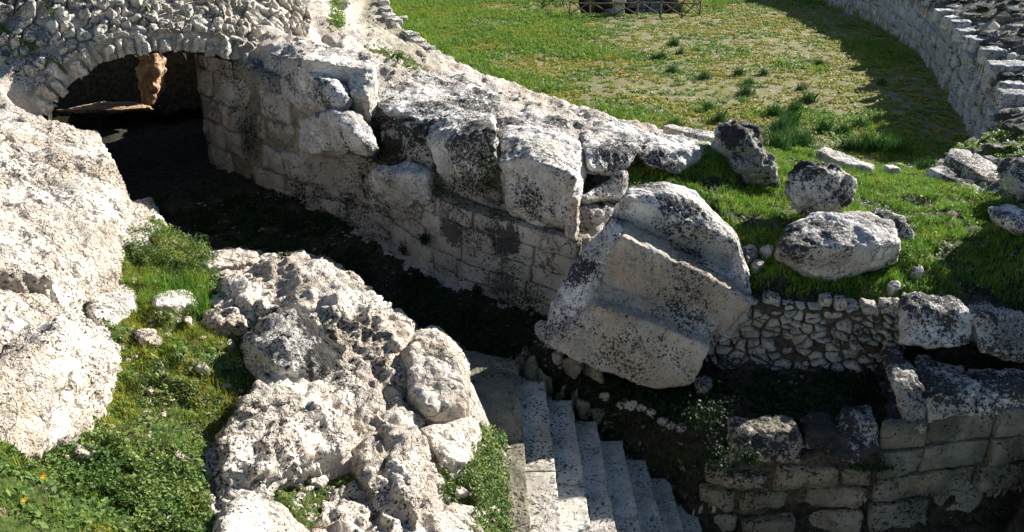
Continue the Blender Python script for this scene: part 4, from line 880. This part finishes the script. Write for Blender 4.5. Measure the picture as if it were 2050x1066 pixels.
# ------------------------------------------------------------------ plants
def sample(polys, n, arena=False, jit=0, yr=(3, 90)):
    xs = []; tot = 0
    al = np.vstack([np.array([Z(p[0], max(p[1], -200), (0 if arena else 4.))[:2] for p in pl]) for pl in polys]); lo, hi = al.min(0) - 2, al.max(0) + 2
    lo[1] = max(lo[1], yr[0]); hi[1] = min(hi[1], yr[1])
    it = 0
    while tot < n and it < 60:
        it += 1; q = lo + RNG.random((n, 2)) * (hi - lo); z = height(q[:, 0], q[:, 1]); a = hraw(q[:, 0], q[:, 1]) < .3
        P = np.stack([q[:, 0], q[:, 1], z], 1); px_, py_ = project(P); m = np.zeros(n, bool)
        for pl in polys: m |= inpoly(px_, py_, pl)
        m &= (a == arena); P = P[m]; xs.append(P); tot += len(P)
    return np.vstack(xs)[:n]
def leaves(P, size, hmax, tilt=.6, asp=.6, var=.5):
    n = len(P); s = size * (1 + var * (RNG.random(n) * 2 - 1)); a = RNG.random(n) * 6.283; t = RNG.normal(size=n) * tilt; t2 = RNG.normal(size=n) * tilt
    u = np.stack([np.cos(a), np.sin(a), t], 1); u /= np.linalg.norm(u, axis=1)[:, None]; v = np.stack([-np.sin(a), np.cos(a), t2], 1); v /= np.linalg.norm(v, axis=1)[:, None]
    C = P + np.stack([0 * a, 0 * a, RNG.random(n) ** 1.3 * hmax + .004], 1); s = s[:, None]
    V = np.stack([C - u * s * .5, C + v * s * asp * .5 + u * s * .05, C + u * s * .5, C - v * s * asp * .5 + u * s * .05], 1).reshape(-1, 3)
    return V, np.arange(4 * n).reshape(n, 4)
def blades(P, hgt, wid, lean=.35, var=.5):
    n = len(P); h = hgt * (1 + var * (RNG.random(n) * 2 - 1)) * np.ones(n); a = RNG.random(n) * 6.283; l = RNG.random(n) * lean; b = a + RNG.normal(size=n)
    w_ = wid * (.6 + .8 * RNG.random(n)); side = np.stack([np.cos(a), np.sin(a), 0 * a], 1) * w_[:, None] * .5; ln = np.stack([np.cos(b), np.sin(b), 0 * b], 1) * (l * h)[:, None]
    up = np.stack([0 * a, 0 * a, h], 1); m = P + up * .55 + ln * .4; t = P + up + ln * 1.1 - up * (l[:, None] * .3)
    V = np.stack([P - side, P + side, m + side * .7, t, m - side * .7], 1).reshape(-1, 3); base = np.arange(n) * 5
    return V, np.stack([base, base + 1, base + 2, base + 3, base + 4], 1)
def patch(P, sc_, thr, lo=None):
    return P[(fbm(P * np.array([sc_, sc_, 0]) + 7, 4, .55)) > thr]
def plants(name, label, V, F, mat):
    c = V.mean(0); c[2] = V[:, 2].min(); o = mesh_np(name, V - c, F, M[mat], None, False); o.location = c; tag(o, label, None, None, 'stuff'); return o
LEFT = VEG[0]
def cat_(L): 
    V, F, b = [], [], 0
    for v, f in L: V.append(v); F.append(f + b); b += len(v)
    return np.vstack(V), np.vstack(F)
P = patch(sample([LEFT], 90000, yr=(3, 18)), 2.1, -.02); plants('clover_cover', 'low broad-leaved green plants covering the left ledge', *leaves(P, .034, .06), 'leaf')
P = sample([[(0,830),(150,815),(260,900),(420,960),(430,1200),(-100,1200),(-100,860)]], 60000, yr=(3, 14)); P = patch(P, 2.2, -.22); plants('lush_plants', 'lush clover in the bottom left corner', *leaves(P, .040, .13), 'leaf')
P = sample([LEFT], 26000, yr=(3, 18)); P = patch(P + 0, 2.4, .02); plants('short_grass', 'short grass among the plants of the left ledge', *blades(P, .09, .007, .8), 'grass')
BUSH = [(235,445),(330,450),(345,440),(420,500),(445,560),(420,640),(330,640),(290,600),(250,560),(235,500)]
P = sample([BUSH], 26000, yr=(3, 18)); P = patch(P, 2., -.3); hh = np.clip(fbm(P * 2.5, 3) + .35, 0, 1)[:, None] * .35; V_, F_ = leaves(P + np.array([0, 0, 1.]) * RNG.random((len(P), 1)) * hh, .036, .05); plants('bushy_plants', 'bushy small-leaved plants beside the great outcrop', V_, F_, 'leaf')
P = sample([[(250,570),(420,560),(420,650),(300,690),(250,650)]], 5000, yr=(3, 18)); plants('tall_grass', 'bright tall grass in front of the bushy plants', *blades(patch(P, 2.5, .0), .24, .008, .5), 'grass')
SM = [[(120,575),(240,560),(300,640),(200,650),(110,610)], [(540,940),(640,880),(740,900),(720,1010),(640,1100),(560,1000)], [(660,700),(740,690),(800,760),(830,830),(800,830),(770,750)], [(600,780),(820,850),(800,960),(640,900)], [(960,860),(1015,880),(1030,1100),(900,1100),(880,950),(940,930)], [(720,600),(835,640),(820,700),(780,690)]]
P = patch(sample(SM, 22000, yr=(3, 18)), 2.6, -.05); plants('creeping_plants', 'small plants rooted in the cracks of the rock ledge', *leaves(P, .030, .06), 'leaf')
P = sample([SM[4]], 9000, yr=(3, 16)); plants('strip_plants', 'strip of plants between the ledge and the stairs', *leaves(patch(P, 2., -.25) + [0, 0, .02], .04, .16), 'leaf')
P = patch(sample([LEFT] + SM, 9000, yr=(3, 18)), 3.4, .05); plants('dry_stalks', 'dry brown stalks among the left plants', *blades(P, .10, .006, 1.), 'dry')
P = patch(sample([LEFT], 40000, yr=(3, 18)), 1.2, .08); plants('yellowing_grass', 'yellow-green grass running through the plants of the left ledge', *blades(P, .10, .006, .9), 'yellow')
P = patch(sample([LEFT], 7000, yr=(3, 18)) , .9, -.05); plants('broad_weeds', 'larger-leaved weeds among the clover', *leaves(P, .075, .10, .5, .5), 'leaf')
# dark ivy and weeds of the shaded corridor and banks
DKP = [DK[0], DK[1]]
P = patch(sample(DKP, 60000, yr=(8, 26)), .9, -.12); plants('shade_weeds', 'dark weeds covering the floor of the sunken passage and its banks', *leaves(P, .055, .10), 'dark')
VG = []
for (x0, y0, x1, y1) in ((5,75,70,125),(20,95,60,150),(30,10,90,40),(100,120,150,150),(0,120,50,150),(300,5,330,15)):
    for _ in range(900):
        q = A(random.gauss((x0 + x1) / 2, (x1 - x0) / 4), random.gauss((y0 + y1) / 2, (y1 - y0) / 4)); dd = np.linalg.norm(ACURVE - q, axis=1); k = int(np.argmin(dd)); VG.append(amap(np.array([SA[k]]), np.array([dd[k]]), np.array([random.uniform(-.02, .10)]))[0])
plants('vault_weeds', 'tufts of weeds growing between the stones at the left of the vault', *leaves(np.array(VG), .05, .03, 1.), 'leaf')
def hang(wall, boxes, n, size, mat, name, label):
    L = []
    for (x0, y0, x1, y1) in boxes:
        for _ in range(n):
            x, y = random.gauss((x0 + x1) / 2, (x1 - x0) / 4), random.gauss((y0 + y1) / 2, (y1 - y0) / 4); L.append(wall.at(x, y, random.uniform(.08, .30)))
    P = np.array(L); plants(name, label, *leaves(P, size, .02, 1.2), mat)
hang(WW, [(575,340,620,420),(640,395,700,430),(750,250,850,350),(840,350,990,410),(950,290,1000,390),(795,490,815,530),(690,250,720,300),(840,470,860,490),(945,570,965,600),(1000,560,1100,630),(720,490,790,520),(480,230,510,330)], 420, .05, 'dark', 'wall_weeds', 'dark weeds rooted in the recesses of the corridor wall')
hang(LW, [(1290,880,1400,960),(1400,870,1480,980),(1480,905,1520,930),(1370,800,1460,860),(1700,930,1790,945)], 500, .05, 'dark', 'bank_weeds', 'dark weeds hanging over the left end of the lower wall')
# grass slope behind the fluted block
SL = [VEG[3]]
P = sample(SL, 110000, yr=(13, 40)); plants('slope_grass', 'bright green grass on the slope behind the fluted block', *blades(patch(P, 1.1, -.22), .13, .012, .9), 'grass')
P = sample(SL, 40000, yr=(13, 40)); plants('slope_clover', 'leafy cover on the slope behind the fluted block', *leaves(patch(P, 1.3, -.1), .06, .09), 'leaf')
P = patch(sample([VEG[4], VEG[5], VEG[6], [(0,20),(60,30),(100,100),(60,130),(0,110)]], 14000, yr=(13, 70)), .8, -.15); plants('terrace_grass', 'grass on the terrace path and the vault', *leaves(P, .09, .08), 'grass')
# arena cover
AR0 = [(700,-60),(1500,-120),(1700,-60),(1850,10),(1960,120),(1995,240),(1850,345),(1640,300),(1430,285),(1000,190),(900,150),(780,50)]
P = sample([AR0], 420000, True, yr=(24, 85)); px_, py_ = project(P)
big = fbm(P * np.array([.16, .16, 0]) + 3, 4); small = fbm(P * np.array([1.5, 1.5, 0]), 4, .6)
dens = np.clip((1230 - px_ + (py_ - 100) * .8) / 300, -.3, 1.) * .50 + big * .9
keep = small > (-.13 - dens * .6)
pit = inpoly(px_, py_, [(1166, 30), (1372, 27), (1338, -22), (1152, -20)]); keep &= ~pit
P = P[keep]; px_, py_ = px_[keep], py_[keep]
yel = (fbm(P * np.array([.30, .30, 0]) + 30, 3) * 1.9 + (px_ - 1150) / 900 + RNG.normal(size=len(P)) * .15) > .12
plants('arena_yellow_cover', 'yellow-green flowering ground cover on the arena floor', *leaves(P[yel], .105, .09, .4), 'yellow')
plants('arena_green_cover', 'green ground cover on the arena floor', *leaves(P[~yel], .11, .12, .5), 'grass')
G = P[(dens[keep] > .25)]; G = G[RNG.random(len(G)) < .35]
plants('arena_grass', 'long grass on the left part of the arena', *blades(G, .22, .03, .9), 'grass')
# tall tufts, each its own plant
TU = [(1492,190,.8),(1500,170,.6),(1440,245,.8),(1565,262,1.),(1600,290,1.3),(1560,300,.9),(1735,300,1.3),(1775,305,1.2),(1700,300,.8),(1590,225,.8),(1618,205,.8),(1605,180,.5),(1348,255,.7),(1410,158,.7),(1312,118,.5),(1325,117,.5),(1362,108,.5),(1350,92,.7),
      (1650,262,.7),(1690,265,.6),(1722,255,.7),(1550,230,.8),(1530,150,.5),(1640,130,.5),(1765,170,.5),(1420,220,.6),(1850,340,.5),(1480,150,.6),(1345,145,.6),(1580,250,1.)]
for i, (x, y, s) in enumerate(TU):
    c = hit(x, y); n = int(420 * s); q = RNG.normal(size=(n, 2)) * .24 * s * np.array([1.3, 1.]); P = np.stack([c[0] + q[:, 0], c[1] + q[:, 1], 0 * q[:, 0]], 1); P[:, 2] = height(P[:, 0], P[:, 1]) - .01
    r_ = np.linalg.norm(q, axis=1) / (.6 * s); P[:, 2] = c[2] - .10; V_, F_ = blades(P, .72 * s ** .7 * np.clip(1.1 - .5 * r_, .3, 1), .022, .5)
    nb = len(V_); m_ = 16; rr2 = .75 * s; ring = np.array([[c[0] + math.cos(k * 6.2832 / m_) * rr2, c[1] + math.sin(k * 6.2832 / m_) * rr2, c[2] - .12] for k in range(m_)] + [[c[0], c[1], c[2] + .07]])
    V_ = np.vstack([V_, ring]); F_ = [tuple(f) for f in F_] + [(nb + k, nb + (k + 1) % m_, nb + m_) for k in range(m_)]
    o = mesh_np('grass_tuft', V_ - c, F_, M['tuft'], None, False); o.location = c; tag(o, 'dark green tuft of long grass standing up from the arena floor', 'grass tuft', 'tall grass tufts of the arena')
# gravel and chips
def chips(name, label, P, s0, s1, mat):
    ico = bmesh.new(); bmesh.ops.create_icosphere(ico, subdivisions=1, radius=1); IV = np.array([v.co for v in ico.verts]); IF = np.array([[v.index for v in f.verts] for f in ico.faces]); ico.free()
    n = len(P); s = s0 + (s1 - s0) * RNG.random(n) ** 3; V = IV[None] * (1 + .35 * RNG.normal(size=(n, len(IV), 1)).clip(-1, 1)) * s[:, None, None] * np.stack([1 + RNG.random(n), 1 + RNG.random(n) * .6, .5 + .4 * RNG.random(n)], 1)[:, None, :] * .5
    a = RNG.random(n) * 6.28; ca_, sa_ = np.cos(a)[:, None], np.sin(a)[:, None]; X = V[..., 0] * ca_ - V[..., 1] * sa_; Yv = V[..., 0] * sa_ + V[..., 1] * ca_; V = np.stack([X, Yv, V[..., 2]], -1) + P[:, None, :]
    F = (IF[None] + (np.arange(n) * len(IV))[:, None, None]).reshape(-1, 3); V = V.reshape(-1, 3)
    c = V.mean(0); o = mesh_np(name, V - c, F, M[mat], None, False); o.location = c; tag(o, label, None, None, 'stuff')
NEARROCK = [[(-50,230),(240,260),(420,520),(600,510),(830,650),(940,700),(1000,1100),(-50,1100)]]
chips('rock_chips', 'pale chips and pebbles strewn over the left ledge', sample(NEARROCK, 6000, yr=(3, 20)), .015, .09, 'left')
chips('slope_pebbles', 'pebbles strewn in the shade of the right slope', sample([[(1700,570),(1850,520),(2050,480),(2050,700),(1850,600),(1700,600)], DK[1], DK[0]], 900, yr=(8, 26)), .02, .09, 'brown')
chips('bedrock_chips', 'loose chips on the bedrock above the corridor', sample([[(560,60),(900,150),(1430,290),(1000,330),(700,260),(560,180)], [(690,0),(770,0),(900,140),(800,130)]], 2500, yr=(14, 70)), .03, .16, 'pale')
chips('tier_rubble', 'broken dark stones on the ruined tiers behind the podium wall', sample([CRS[0]], 5000, yr=(18, 85)), .10, .75, 'heavy')
P = patch(sample([CRS[0]], 26000, yr=(18, 85)), .7, .05); plants('tier_weeds', 'weeds on the ruined tiers behind the podium wall', *leaves(P, .13, .12), 'leaf')
# a few orange flowers
for i, (x, y) in enumerate(((133,857),(95,983),(58,1030),(385,485),(1600,330),(1880,600))):
    c = hit(x, y) + np.array([0, 0, .13]); n = 9; V_, F_ = [tuple(c)], []
    for q in range(n):
        a = 6.283 * q / n; V_ += [tuple(c + np.array([math.cos(a - .25) * .02, math.sin(a - .25) * .02, .004])), tuple(c + np.array([math.cos(a) * .034, math.sin(a) * .034, .010])), tuple(c + np.array([math.cos(a + .25) * .02, math.sin(a + .25) * .02, .004]))]
        F_.append((0, 1 + 3 * q, 2 + 3 * q, 3 + 3 * q))
    o = mesh_np('flower', np.array(V_) - c, F_, M['flower'], None, False); o.location = c; tag(o, 'orange flower' if 0 else 'tiny orange daisy-like flower open among green leaves', 'flower', 'orange flowers')
